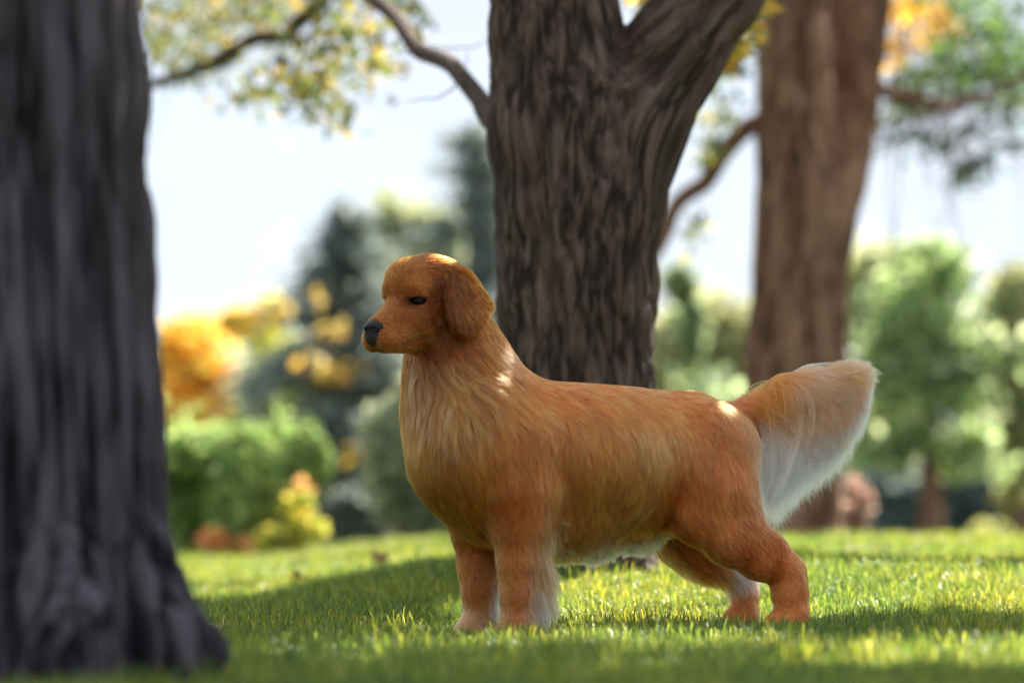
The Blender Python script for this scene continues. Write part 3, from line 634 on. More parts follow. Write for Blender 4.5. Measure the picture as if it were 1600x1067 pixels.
xs = np.concatenate([-np.geomspace(12, 1500, 24)[::-1], np.linspace(-11.5, 11.5, 116), np.geomspace(12, 1500, 24)])
ys = np.concatenate([-np.geomspace(2.2, 600, 14)[::-1], np.linspace(-2, 46, 241), np.geomspace(47, 2500, 26)])
gxv, gyv = np.meshgrid(xs, ys, indexing='ij'); gzv = gz_at(gxv, gyv)
ii = np.arange(len(xs) * len(ys)).reshape(len(xs), len(ys))
gF = np.stack([ii[:-1, :-1], ii[1:, :-1], ii[1:, 1:], ii[:-1, 1:]], -1).reshape(-1, 4)
MG = Mat('lawn_soil'); t_ = MG.n('ShaderNodeTexCoord'); n1 = MG.n('ShaderNodeTexNoise'); n1.inputs['Scale'].default_value = 9; n1.inputs['Detail'].default_value = 8
cr = MG.n('ShaderNodeValToRGB'); cr.color_ramp.elements[0].color = (.022, .036, .008, 1); cr.color_ramp.elements[1].color = (.07, .085, .02, 1)
cr.color_ramp.elements[0].position = .35; cr.color_ramp.elements[1].position = .7
pb = MG.n('ShaderNodeBsdfPrincipled'); pb.inputs['Roughness'].default_value = .9
MG.l(t_.outputs['Object'], n1.inputs['Vector']); MG.l(n1.outputs['Fac'], cr.inputs['Fac']); MG.l(cr.outputs['Color'], pb.inputs['Base Color']); MG.l(pb.outputs[0], MG.out.inputs[0])
ground = mesh_obj('ground', np.stack([gxv, gyv, gzv], -1).reshape(-1, 3), gF, MG.m); tag(ground, kind='structure')

# far wooded ridge that closes the horizon
MHl = Mat('far_ridge'); pb = MHl.n('ShaderNodeBsdfPrincipled'); pb.inputs['Base Color'].default_value = (.10, .12, .15, 1); pb.inputs['Roughness'].default_value = 1
MHl.l(pb.outputs[0], MHl.out.inputs[0])
hx = np.linspace(-420, 420, 240); hr = np.linspace(0, 1, 14)
A_, B_ = np.meshgrid(hx, hr, indexing='ij')
top = 22 + 4 * fbm(np.c_[hx * .012, hx * 0, hx * 0], 4, 5) + 1.2 * fbm(np.c_[hx * .2, hx * 0, hx * 0], 3, 8)
hv = np.stack([A_, 430 + B_ * 120 + 0 * A_, -1 + (top[:, None] + 1) * np.sin(B_ * np.pi / 2) ** .8], -1).reshape(-1, 3)
ii = np.arange(240 * 14).reshape(240, 14)
hills = mesh_obj('hills', hv, np.stack([ii[:-1, :-1], ii[1:, :-1], ii[1:, 1:], ii[:-1, 1:]], -1).reshape(-1, 4), MHl.m); tag(hills, kind='structure')

# ================================================================== bark
def bark_mat(name, dark, light, warm, scale=1.0, bump=0.006):
    B = Mat(name); q = B.attr('bark_co'); hgt = B.attr('ridge')
    mu = B.n('ShaderNodeVectorMath', operation='SCALE'); mu.inputs['Scale'].default_value = 60 * scale; B.l(q.outputs['Vector'], mu.inputs[0])
    nn_ = B.n('ShaderNodeTexNoise'); nn_.inputs['Scale'].default_value = 1.0; nn_.inputs['Detail'].default_value = 6; nn_.inputs['Roughness'].default_value = .65; B.l(mu.outputs[0], nn_.inputs['Vector'])
    m2 = B.n('ShaderNodeVectorMath', operation='SCALE'); m2.inputs['Scale'].default_value = 7; B.l(q.outputs['Vector'], m2.inputs[0])
    n2 = B.n('ShaderNodeTexNoise'); n2.inputs['Scale'].default_value = 1.0; n2.inputs['Detail'].default_value = 4; B.l(m2.outputs[0], n2.inputs['Vector'])
    m4 = B.n('ShaderNodeVectorMath', operation='SCALE'); m4.inputs['Scale'].default_value = 34 * scale; B.l(q.outputs['Vector'], m4.inputs[0])
    n4 = B.n('ShaderNodeTexNoise'); n4.inputs['Scale'].default_value = 1.0; n4.inputs['Detail'].default_value = 3; n4.inputs['Distortion'].default_value = .6; B.l(m4.outputs[0], n4.inputs['Vector'])
    s4 = B.n('ShaderNodeMath', operation='SUBTRACT'); s4.inputs[1].default_value = .5; B.l(n4.outputs['Fac'], s4.inputs[0])
    a4 = B.n('ShaderNodeMath', operation='ABSOLUTE'); B.l(s4.outputs[0], a4.inputs[0])
    k4 = B.n('ShaderNodeMapRange'); k4.inputs['From Min'].default_value = 0; k4.inputs['From Max'].default_value = .16; B.l(a4.outputs[0], k4.inputs['Value'])
    a5 = B.n('ShaderNodeMath', operation='MULTIPLY_ADD'); B.l(k4.outputs[0], a5.inputs[0]); a5.inputs[1].default_value = .42; B.l(hgt.outputs['Fac'], a5.inputs[2])
    ad = B.n('ShaderNodeMath', operation='MULTIPLY_ADD'); B.l(nn_.outputs['Fac'], ad.inputs[0]); ad.inputs[1].default_value = .42; B.l(a5.outputs[0], ad.inputs[2])
    r_ = B.n('ShaderNodeValToRGB'); r_.color_ramp.elements[0].position = .42; r_.color_ramp.elements[1].position = 1.0
    r_.color_ramp.elements[0].color = (*dark, 1); r_.color_ramp.elements[1].color = (*light, 1); B.l(ad.outputs[0], r_.inputs['Fac'])
    mm = B.n('ShaderNodeMix'); mm.data_type = 'RGBA'; mm.blend_type = 'MIX'; mm.inputs['B'].default_value = (*warm, 1)
    r2 = B.n('ShaderNodeValToRGB'); r2.color_ramp.elements[0].position = .5; r2.color_ramp.elements[1].position = .75; B.l(n2.outputs['Fac'], r2.inputs['Fac'])
    m3 = B.n('ShaderNodeMath', operation='MULTIPLY'); m3.inputs[1].default_value = .6; B.l(r2.outputs['Color'], m3.inputs[0])
    B.l(m3.outputs[0], mm.inputs['Factor']); B.l(r_.outputs['Color'], mm.inputs['A'])
    p_ = B.n('ShaderNodeBsdfPrincipled'); p_.inputs['Roughness'].default_value = .92; p_.inputs['Specular IOR Level'].default_value = .2
    B.l(mm.outputs['Result'], p_.inputs['Base Color'])
    b_ = B.n('ShaderNodeBump'); b_.inputs['Strength'].default_value = 1.0; b_.inputs['Distance'].default_value = bump
    B.l(ad.outputs[0], b_.inputs['Height']); B.l(b_.outputs[0], p_.inputs['Normal']); B.l(p_.outputs[0], B.out.inputs[0])
    return B.m

def sdf_tree(name, segs, mat, parent, h, furrow, depth, seed=0, base=None, aspect=0.13, k=0.12, flutes=0.0, origin=(0, 0, 0), pivot=None, ngrain=None):
    """segs: list of chains [(x,y,z,r),...] in world metres; smooth union, bark displaced along the grain"""
    A = [(np.array(a[:3]), a[3], np.array(b[:3]), b[3]) for c in segs for a, b in zip(c[:-1], c[1:])]
    lo = np.min([np.minimum(a - ra, b - rb) for a, ra, b, rb in A], 0) - .08; hi = np.max([np.maximum(a + ra, b + rb) for a, ra, b, rb in A], 0) + .08
    g = [np.arange(lo[i], hi[i] + h, h) for i in range(3)]
    X, Y_, Z = g[0][:, None, None], g[1][None, :, None], g[2][None, None, :]
    Dd = np.full((len(g[0]), len(g[1]), len(g[2])), .5, np.float32)
    for a, ra, b, rb in A:
        R = max(ra, rb) + k + .05; l_, h_ = np.minimum(a, b) - R, np.maximum(a, b) + R
        s_ = tuple(slice(max(0, int((l_[i] - lo[i]) / h)), int((h_[i] - lo[i]) / h) + 2) for i in range(3))
        ab = b - a; x, y, z = X[s_[0]] - a[0], Y_[:, s_[1]] - a[1], Z[:, :, s_[2]] - a[2]
        t = np.clip((x * ab[0] + y * ab[1] + z * ab[2]) / (ab @ ab), 0, 1)
        d = np.sqrt((x - t * ab[0]) ** 2 + (y - t * ab[1]) ** 2 + (z - t * ab[2]) ** 2) - (ra + t * (rb - ra))
        Dd[s_] = smin(Dd[s_], d.astype(np.float32), k)
    v, f = surface_nets(Dd, *g); v = laplace(v, f, 2, .5)
    # grain direction: blend of the nearest limbs
    W = np.zeros(len(v)); Q = np.zeros_like(v)
    for a, ra, b, rb in A[:ngrain]:
        ab = b - a; t = np.clip(((v - a) @ ab) / (ab @ ab), 0, 1); d = np.linalg.norm(v - a - t[:, None] * ab, axis=1) - (ra + t * (rb - ra))
        wgt = np.exp(-np.maximum(d, 0) / .08) + 1e-9; dr = ab / np.linalg.norm(ab)
        Q += wgt[:, None] * dr; W += wgt
    dr = Q / W[:, None]; dr /= np.maximum(np.linalg.norm(dr, axis=1, keepdims=True), 1e-6)
    vl = v - np.array(pivot if pivot is not None else v.mean(0))
    q = vl - dr * (vl * dr).sum(1, keepdims=True) * (1 - aspect)
    n_ = vnormals(v, f)
    warp = np.stack([fbm(q * 9, 2, seed + 50), fbm(q * 9, 2, seed + 60), 0 * v[:, 0]], 1) * .5
    ridg = 1 - np.abs(fbm(q * furrow + warp, 3, seed)) * 2.6
    ridg = np.clip(ridg, -.2, 1)                              # narrow crests
    plate = np.abs(fbm(q * furrow * .62 + warp, 2, seed + 9)) * 2
    hgt = np.clip(.55 * np.clip(plate, 0, 1) + .45 * (1 - np.clip(ridg, 0, 1)), 0, 1)
    big = fbm(q * 4.5, 2, seed + 33)
    v = v + n_ * (depth * (hgt - .5) + flutes * big)[:, None]
    o = np.array(origin)
    return mesh_obj(name, v - o, f, mat, parent, attrs={'bark_co': ('POINT', 'FLOAT_VECTOR', q), 'ridge': ('POINT', 'FLOAT', hgt * .6)})

def tube_mesh(path, rads, n=10):
    path = np.array(path, float); V_, F_ = [], []
    up = np.array([0.13, 0.31, 0.94])
    for i, p in enumerate(path):
        d = path[min(i + 1, len(path) - 1)] - path[max(i - 1, 0)]; d /= np.linalg.norm(d)
        a = np.cross(d, up); 
        if np.linalg.norm(a) < .1: a = np.cross(d, [1, 0, 0])
        a /= np.linalg.norm(a); b = np.cross(d, a)
        th = np.linspace(0, 2 * np.pi, n, endpoint=False)
        V_.append(p + rads[i] * (np.cos(th)[:, None] * a + np.sin(th)[:, None] * b) * (1 + .08 * np.sin(3 * th + i)[:, None]))
    for i in range(len(path) - 1):
        for j in range(n): F_.append((i * n + j, i * n + (j + 1) % n, (i + 1) * n + (j + 1) % n, (i + 1) * n + j))
    return np.concatenate(V_), np.array(F_)

def wander(a, b, n, amp, seed):
    a, b = np.array(a, float), np.array(b, float); t = np.linspace(0, 1, n)[:, None]
    ph = np.random.default_rng(seed).random((3, 3)) * 6.28
    off = sum(np.sin(t * (2.5 + 3 * k) + ph[k]) / (1 + k) for k in range(3))
    return a + (b - a) * t + amp * (off - off[0]) * np.minimum(1, 4 * (1 - t) + .3)

def limb(name, pts, r0, r1, mat, parent, origin=(0, 0, 0), n=10, sub_=6, amp=0.02, seed=1):
    P_ = []
    for i in range(len(pts) - 1):
        w_ = wander(pts[i], pts[i + 1], sub_ + 1, amp, seed + i); w_[-1] = pts[i + 1]
        P_ += list(w_[:-1] if i < len(pts) - 2 else w_)
    P_ = np.array(P_); P_[1:-1] = .25 * P_[:-2] + .5 * P_[1:-1] + .25 * P_[2:]
    r = np.linspace(r0, r1, len(P_)) 
    v, f = tube_mesh(P_, r, n); q = v * [1, 1, .3]
    return mesh_obj(name, v - np.array(origin), f, mat, parent, attrs={'bark_co': ('POINT', 'FLOAT_VECTOR', q), 'ridge': ('POINT', 'FLOAT', np.full(len(v), .3))}), P_

# ================================================================== leaves
def leaf_mat(name, trans=0.55, rough=0.5):
    B = Mat(name); c_ = B.attr('leaf')
    d_ = B.n('ShaderNodeBsdfDiffuse'); t2 = B.n('ShaderNodeBsdfTranslucent'); g_ = B.n('ShaderNodeBsdfGlossy'); g_.inputs['Roughness'].default_value = rough
    g_.inputs['Color'].default_value = (.9, .95, 1, 1)
    hs_ = B.n('ShaderNodeHueSaturation'); hs_.inputs['Saturation'].default_value = 1.0; hs_.inputs['Value'].default_value = 1.5; hs_.inputs['Hue'].default_value = .492
    B.l(c_.outputs['Color'], d_.inputs['Color']); B.l(c_.outputs['Color'], hs_.inputs['Color']); B.l(hs_.outputs[0], t2.inputs['Color'])
    m1 = B.n('ShaderNodeMixShader'); m1.inputs[0].default_value = trans; B.l(d_.outputs[0], m1.inputs[1]); B.l(t2.outputs[0], m1.inputs[2])
    m2 = B.n('ShaderNodeMixShader'); fr = B.n('ShaderNodeFresnel'); fr.inputs[0].default_value = 1.35
    m2.inputs[0].default_value = .035; B.l(m1.outputs[0], m2.inputs[1]); B.l(g_.outputs[0], m2.inputs[2]); B.l(m2.outputs[0], B.out.inputs[0])
    return B.m
LEAF = leaf_mat('leaves_backlit'); NEEDLE = leaf_mat('needles', .40, .55)

def leaves(name, C_, size, cols, mat, parent=None, origin=(0, 0, 0), aspect=1.7, droop=0.3, seed=0, jit=0.25, dirs=None, tone=1.0, grey=.42):
    """one bent leaf of two quads per centre; cols (n,3)"""
    r = np.random.default_rng(seed); n = len(C_)
    d = r.normal(0, 1, (n, 3)) if dirs is None else dirs + r.normal(0, .35, (n, 3)); d[:, 2] -= droop; d = unit(d)
    s = unit(np.cross(d, r.normal(0, 1, (n, 3)) * [.6, .6, 1] + [0, 0, .6])); u_ = np.cross(s, d)
    sz = (size * (0.6 + .8 * r.random(n)))[:, None]
    a = C_ - d * sz * .5; b = C_ + d * sz * .5; wv = s * sz / aspect * .5; k_ = u_ * sz * .12
    V_ = np.stack([a, C_ - wv + k_, b, C_ + wv + k_], 1).reshape(-1, 3)
    F_ = np.arange(n * 4).reshape(n, 4)
    cols = cols * tone; g_w = grey if tone > 1 else .10; cols = cols * (1 - g_w) + cols.mean(1, keepdims=True) * g_w * np.array([1.08, 1.0, .85])
    c = np.clip(cols * np.exp(r.normal(0, jit, (n, 1))), 0, .9)
    return mesh_obj(name, V_ - np.array(origin), F_, mat, parent, smooth=False, attrs={'leaf': ('FACE', 'FLOAT_COLOR', np.c_[c, np.ones(n)])})

def lump(n, c, r, rg, hollow=0.0):
    """points in an ellipsoid, denser near its skin"""
    d = unit(rg.normal(0, 1, (n, 3))); rad = (hollow + (1 - hollow) * rg.random((n, 1))) ** .6
    return np.array(c) + d * rad * np.array(r)

def pick(cols, wts, n, rg):
    cols = np.array(cols); return cols[rg.choice(len(cols), n, p=np.array(wts) / sum(wts))]
# ================================================================== the three near trees
def W_(px, py, Y, dy=0.0): return at(px, py, Y + dy)
def node(px, py, Y, rpx, dy=0.0): return (*at(px, py, Y + dy), rpx * Y / FPX)
BK_C = bark_mat('bark_dark_brown', (.030, .018, .013), (.175, .118, .094), (.145, .086, .060), 1.0, .012)
BK_R = bark_mat('bark_warm_brown', (.080, .036, .021), (.385, .215, .140), (.34, .160, .092), .8, .014)
BK_L = bark_mat('bark_grey', (.007, .006, .008), (.125, .110, .128), (.080, .058, .055), .9, .012)

# --- middle tree, forked
YC = 10.0
og = at(900, 884, YC); og[2] = gz_at(og[0], YC)
tree_c = empty('maple_tree', og, 'forked tree with dark furrowed bark right behind the dog', 'tree')
trunk_segs = [[node(900, 920, YC, 150), node(898, 868, YC, 132), node(898, 790, YC, 122), node(902, 600, YC, 119), node(902, 450, YC, 123), node(905, 330, YC, 128), node(885, 200, YC, 122), node(868, 60, YC, 103), node(862, -120, YC, 96), node(860, -420, YC, 88)],
              [node(925, 330, YC, 112), node(985, 190, YC, 92), node(1052, 85, YC, 79), node(1112, -10, YC, 73), node(1200, -150, YC, 72), node(1330, -420, YC, 60)]]
for ang in (0.3, 1.5, 2.9, 4.1, 5.3):
    x, y = math.cos(ang), math.sin(ang)
    trunk_segs.append([(og[0] + x * .16, og[1] + y * .16, og[2] + .13, .10), (og[0] + x * .36, og[1] + y * .36, og[2] - .02, .05)])
sdf_tree('trunk', trunk_segs, BK_C, tree_c, .0095, 42, .016, 3, flutes=.008, k=.03, aspect=.17, origin=og, pivot=at(930, 250, YC), ngrain=14)
o, brC1 = limb('branch', [W_(880, 330, YC, .1), W_(762, 195, YC, .5), W_(690, 95, YC, 1.2), W_(600, 12, YC, 2.2), W_(540, -60, YC, 3.0)], .036, .022, BK_C, tree_c, og, seed=3)
brC2 = brC1
# --- right tree, two stems that join
YR = 19.0
og2 = at(1236, 838, YR); og2[2] = gz_at(og2[0], YR)
tree_r = empty('maple_tree', og2, 'warm brown trunk that splits in two high up, behind the dog\'s tail', 'tree')
rs = [[node(1232, 860, YR, 92), node(1234, 800, YR, 78), node(1238, 690, YR, 76), node(1241, 560, YR, 76), node(1250, 430, YR, 75), node(1253, 300, YR, 72), node(1243, 215, YR, 62), node(1240, 100, YR, 56), node(1239, 0, YR, 55), node(1236, -240, YR, 50)],
      [node(1262, 420, YR, 62), node(1308, 285, YR, 44, .05), node(1340, 170, YR, 31, .10), node(1360, 60, YR, 29, .10), node(1369, -60, YR, 30, .10), node(1395, -260, YR, 38, .2)],
      [node(1285, 330, YR, 40, .28), node(1310, 200, YR, 34, .60), node(1318, 60, YR, 38, .75), node(1322, -200, YR, 38, .80)]]  # third stem, added behind so the gap between the two goes dark
for ang in (.2, 1.9, 3.3, 4.6):
    x, y = math.cos(ang), math.sin(ang)
    rs.append([(og2[0] + x * .14, og2[1] + y * .14, og2[2] + .12, .12), (og2[0] + x * .36, og2[1] + y * .36, og2[2] - .02, .05)])
sdf_tree('trunk', rs, BK_R, tree_r, .019, 15, .030, 23, flutes=.012, origin=og2, k=.025, pivot=at(1260, 350, YR), ngrain=16)
o, brR1 = limb('branch', [W_(1340, 90, YR, .1), W_(1405, 150, YR, .4), W_(1470, 170, YR, .8), W_(1545, 150, YR, 1.2), W_(1640, 100, YR, 1.5)], .045, .02, BK_R, tree_r, og2, seed=8)
o, brR2 = limb('branch', [W_(1225, 140, YR, .1), W_(1172, 194, YR, .2), W_(1100, 288, YR, .1), W_(1032, 384, YR, 0), W_(960, 470, YR, -.2), W_(900, 520, YR, -.3)], .066, .03, BK_R, tree_r, og2, seed=5, amp=.03)
# --- left tree, close to the lens
YL = 5.55
og3 = at(52, 1040, YL); og3[2] = -.018
tree_l = empty('maple_tree', og3, 'large grey-barked trunk filling the left edge, out of focus', 'tree')
ls = [[node(52, 1160, YL, 232), node(50, 1050, YL, 212), node(50, 960, YL, 200), node(52, 880, YL, 200), node(44, 740, YL, 200), node(36, 600, YL, 196), node(28, 400, YL, 196), node(20, 150, YL, 196), node(10, -60, YL, 196), node(-10, -500, YL, 170)]]
for ang, q_ in ((-.35, 1.0), (-1.2, 1.0), (-2.2, .9), (.6, .9), (1.9, .8), (3.2, .8)):
    x, y = math.cos(ang), math.sin(ang)
    ls.append([(og3[0] + x * .17, og3[1] + y * .17, .16, .085), (og3[0] + x * .27 * q_, og3[1] + y * .27 * q_, .05, .06), (og3[0] + x * .34 * q_, og3[1] + y * .34 * q_, -.03, .035)])
sdf_tree('trunk', ls, BK_L, tree_l, .0085, 34, .024, 41, flutes=.006, origin=og3, k=.06, aspect=.07, ngrain=8)
o, brL1 = limb('branch', [W_(872, -330, YC, .1), W_(700, -190, YC, 1.2), at(560, -70, 15), at(500, -2, 16), at(420, 55, 16.6), at(330, 102, 17.2), at(222, 132, 17.8), at(120, 150, 18.4)], .062, .020, BK_C, tree_c, og, seed=12)

# ---- crowns -------------------------------------------------------------
GREENC = [(.10, .15, .025), (.16, .19, .03), (.30, .27, .04), (.06, .11, .02)]
YEL = [(.62, .36, .02), (.70, .47, .05), (.55, .25, .02)]
def sprays(path, r_, n, start, mean, spread, down=0.25):
    """points of leaf sprays hanging off a limb"""
    out = []
    m = len(path)
    for i in range(n):
        t = start + (1 - start) * r_.random(); k = min(int(t * (m - 1)), m - 2); p = path[k] + (path[k + 1] - path[k]) * r_.random()
        d = unit(r_.normal(0, 1, (1, 3)))[0]; d[2] -= down; L_ = mean * (.4 + r_.random())
        e = p + d * L_
        q = int(10 + 12 * r_.random()); tt = r_.random((q, 1)) ** .7
        out.append(p + (e - p) * tt + r_.normal(0, spread, (q, 3)))
    return np.concatenate(out)
def twigs(name, path, r_, n, mean, down, mat, parent, origin, rad=.004):
    Vs, Fs, off = [], [], 0; m = len(path)
    for i in range(n):
        k = r_.integers(0, m - 1); p = path[k]; d = unit(r_.normal(0, 1, (1, 3)))[0]; d[2] -= down; e = p + d * mean * (.5 + r_.random())
        v, f = tube_mesh(wander(p, e, 5, .03, int(r_.integers(1e6))), np.linspace(rad, rad * .3, 5), 5); Vs.append(v); Fs.append(f + off); off += len(v)
    v = np.concatenate(Vs)
    o = mesh_obj(name, v - np.array(origin), np.concatenate(Fs), mat, parent, attrs={'bark_co': ('POINT', 'FLOAT_VECTOR', v), 'ridge': ('POINT', 'FLOAT', np.full(len(v), .3))})
    o['kind'] = 'stuff'; return o

rg = np.random.default_rng(5)
def blob_px(n, px, py, Y, rx, ry, dY, cols, wts):
    """loose leaf cluster: centre in the view, radii in photo pixels, depth spread in metres"""
    c = at(px, py, Y); p = c + rg.normal(0, 1, (n, 3)) * [rx * Y / FPX * .55, dY * .5, ry * Y / FPX * .55]
    return p, pick(cols, wts, n, rg)
# leaves over the upper left of the view, on the middle tree's far branch and the left tree's branch
def crown(name, parts, size, parent, origin, seed, mat=LEAF, aspect=1.6):
    Pn = np.concatenate([p for p, c in parts]); Cn = np.concatenate([c for p, c in parts])
    o = leaves(name, Pn, size, Cn, mat, parent, origin, seed=seed, aspect=aspect); o['kind'] = 'stuff'; return o
OLV = [(.11, .14, .03), (.17, .19, .04), (.28, .25, .04), (.06, .10, .02), (.42, .30, .03)]
pl = []
for (px, py, Y, rx, ry, n) in [(300, 30, 18, 95, 60, 300), (330, 85, 17.5, 70, 45, 170), (280, 110, 18, 45, 25, 60), (420, 30, 17, 60, 50, 140), (385, 150, 17.5, 40, 30, 80), (370, 0, 17, 100, 40, 240), (240, 60, 18, 30, 60, 80)]:
    pl.append(blob_px(n, px, py, Y, rx, ry, .5, OLV, [3, 3, 2, 3, 1]))
pc = pl
for (px, py, Y, rx, ry, n) in [(490, 150, 15.2, 66, 34, 150), (465, 120, 15, 46, 40, 90), (545, 80, 15, 60, 60, 120), (600, 100, 15.2, 30, 14, 30), (560, 25, 15, 74, 40, 110), (650, 50, 14.5, 20, 14, 30), (530, 185, 15.2, 40, 16, 40),
                               (500, 60, 15, 90, 60, 130), (620, 0, 14, 50, 30, 60)]:
    pc.append(blob_px(n, px, py, Y, rx, ry, .5, OLV, [2, 3, 3, 3, 2]))
for (px, py, Y, rx, ry, n) in [(1008, -2, 12.6, 26, 14, 60), (1165, 20, 12.4, 28, 40, 110), (1140, 80, 12.4, 26, 24, 80)]:
    pc.append(blob_px(n, px, py, Y, rx, ry, .4, YEL + [(.25, .30, .03)], [3, 3, 1, 2]))
crown('crown', pc, .062, tree_c, og, 72)
twigs('twigs', brC1[8:], rg, 14, .2, .5, BK_C, tree_c, og)
twigs('twigs', brL1[14:], rg, 26, .3, .6, BK_C, tree_c, og, .004)
pr = []
for (px, py, Y, rx, ry, n) in [(1125, 110, 18.6, 30, 22, 70), (1175, 60, 18.6, 16, 40, 40), (1105, 240, 18.6, 22, 16, 30), (1085, 360, 18.6, 30, 26, 26), (1120, 180, 18.8, 40, 40, 50)]:
    pr.append(blob_px(n, px, py, Y, rx, ry, .4, GREENC + [(.45, .42, .04)], [3, 3, 2, 2, 2]))
for (px, py, Y, rx, ry, n) in [(1405, 80, 20.5, 26, 24, 80), (1425, 20, 20.5, 42, 26, 120), (1480, 45, 20.6, 26, 14, 50)]:
    pr.append(blob_px(n, px, py, Y, rx, ry, .5, YEL, [3, 3, 1]))
for (px, py, Y, rx, ry, n) in [(1540, 60, 20.5, 95, 60, 420), (1500, 120, 20.5, 70, 36, 200), (1590, 120, 20.8, 60, 60, 240), (1420, 150, 20.5, 40, 30, 90), (1470, 0, 20.5, 120, 24, 160)]:
    pr.append(blob_px(n, px, py, Y, rx, ry, .8, [(.07, .15, .035), (.11, .20, .04), (.18, .25, .05), (.05, .10, .03)], [3, 3, 1, 2]))
for (px, py, Y, rx, ry, n) in [(1510, 270, 20.5, 26, 26, 70), (1460, 220, 20.5, 55, 30, 60), (1560, 210, 20.5, 50, 40, 70), (1400, 210, 20.5, 30, 30, 30)]:
    pr.append(blob_px(n, px, py, Y, rx, ry, .6, [(.04, .08, .05), (.06, .10, .06)], [1, 1]))
crown('crown', pr, .085, tree_r, og2, 73)
twigs('twigs', brR1[4:], rg, 50, .6, .5, BK_R, tree_r, og2, .007)

# the upper crowns, above the picture: they shade the lawn and the dog
def shade_leaves(patches, name, parent, origin, seed, size=.15, holes=()):
    """patches: ground x, y, radius x, radius y, height of the foliage above, count"""
    out = []
    for (x, y, rx, ry, h_, n) in patches:
        c = np.array([x, y, gz_at(x, y)]) + SUN / SUN[2] * h_
        q = lump(n, (0, 0, 0), (rx, ry, .35), rg)
        out.append(c + q)
    Pn = np.concatenate(out)
    G2 = Pn[:, :2] - SUN[:2] / SUN[2] * Pn[:, 2:3]
    for hx_, hy_, hr_ in holes: k_ = np.hypot(G2[:, 0] - hx_, G2[:, 1] - hy_) > hr_; Pn = Pn[k_]; G2 = G2[k_]
    o = leaves(name, Pn, size, pick(GREENC + YEL[:1], [3, 3, 2, 3, 1], len(Pn), rg), LEAF, parent, origin, seed=seed, aspect=1.35); o['kind'] = 'stuff'
    return Pn
# height h in metres; patch centres are where the shade lands
def sunfoot(x, y, z): return (x - SUN[0] / SUN[2] * z, y - SUN[1] / SUN[2] * z)
SH_C = [*[(*sunfoot(x_, y_, z_), r_, r_ * .8, 3.4, n_) for x_, y_, z_, r_, n_ in ((.0, 8.0, .50, .22, 130), (.2, 8.05, .50, .2, 110), (.42, 8.15, .48, .18, 90), (-.1, 7.95, .35, .2, 50))],
        (1.05, 7.55, 0.55, 0.90, 3.6, 1300), (1.91, 7.55, 0.55, 0.85, 3.8, 910), (0.50, 7.74, 0.32, 0.38, 3.6, 338), (1.59, 10.83, 1.00, 0.71, 3.7, 1170), (-0.91, 8.74, 0.42, 0.76, 3.5, 806), (-0.62, 9.55, 0.35, 0.76, 3.5, 676), (-0.35, 10.74, 0.35, 0.85, 3.5, 676), (-0.50, 8.28, 0.30, 0.47, 3.5, 390), (-0.82, 7.55, 0.32, 0.52, 3.6, 468), (-1.36, 11.47, 0.80, 0.38, 3.7, 260), (0.00, 5.02, 2.20, 0.80, 4.2, 5600), (-0.86, 6.01, 0.30, 0.47, 4.0, 390), (-0.09, 6.14, 0.45, 0.21, 4.0, 117), (0.46, 6.28, 0.25, 0.10, 4.0, 52)]
shP = shade_leaves(SH_C, 'upper_crown', tree_c, og, 74, holes=[])
sk = shP[rg.choice(len(shP), 26, replace=False)]
Vs, Fs, off = [], [], 0
tops = [at(870, -420, YC), at(1330, -420, YC)]
for q in sk:
    t0 = min(tops, key=lambda t: np.linalg.norm(t - q)); v, f = tube_mesh(wander(t0, q, 9, .15, int(rg.integers(1e6))), np.linspace(.035, .008, 9), 6); Vs.append(v); Fs.append(f + off); off += len(v)
v = np.concatenate(Vs); o = mesh_obj('upper_branches', v - og, np.concatenate(Fs), BK_C, tree_c, attrs={'bark_co': ('POINT', 'FLOAT_VECTOR', v), 'ridge': ('POINT', 'FLOAT', np.full(len(v), .3))}); o['kind'] = 'stuff'

# unseen leaf mass added on the left to block sky light on the dog
sky_block = np.concatenate([lump(420, (rg.uniform(-4.6, -2.2), rg.uniform(2.2, 8.4), rg.uniform(1.0, 4.8)), (.75, .75, .6), rg) for _ in range(16)])
sky_block = sky_block[(sky_block[:, 0] < -1.0 - .12 * sky_block[:, 1])]
o = leaves('crown', sky_block, .14, pick(GREENC, [3, 3, 1, 3], len(sky_block), rg), LEAF, tree_l, og3, seed=75, aspect=1.35); o['kind'] = 'stuff'
for q in ((-3.4, 4.0, 2.4), (-3.0, 6.6, 3.0), (-2.6, 5.2, 4.2)):
    limb('branch', [W_(20, -300, YL), q], .05, .015, BK_L, tree_l, og3, seed=14)  # limbs carrying the added leaf mass

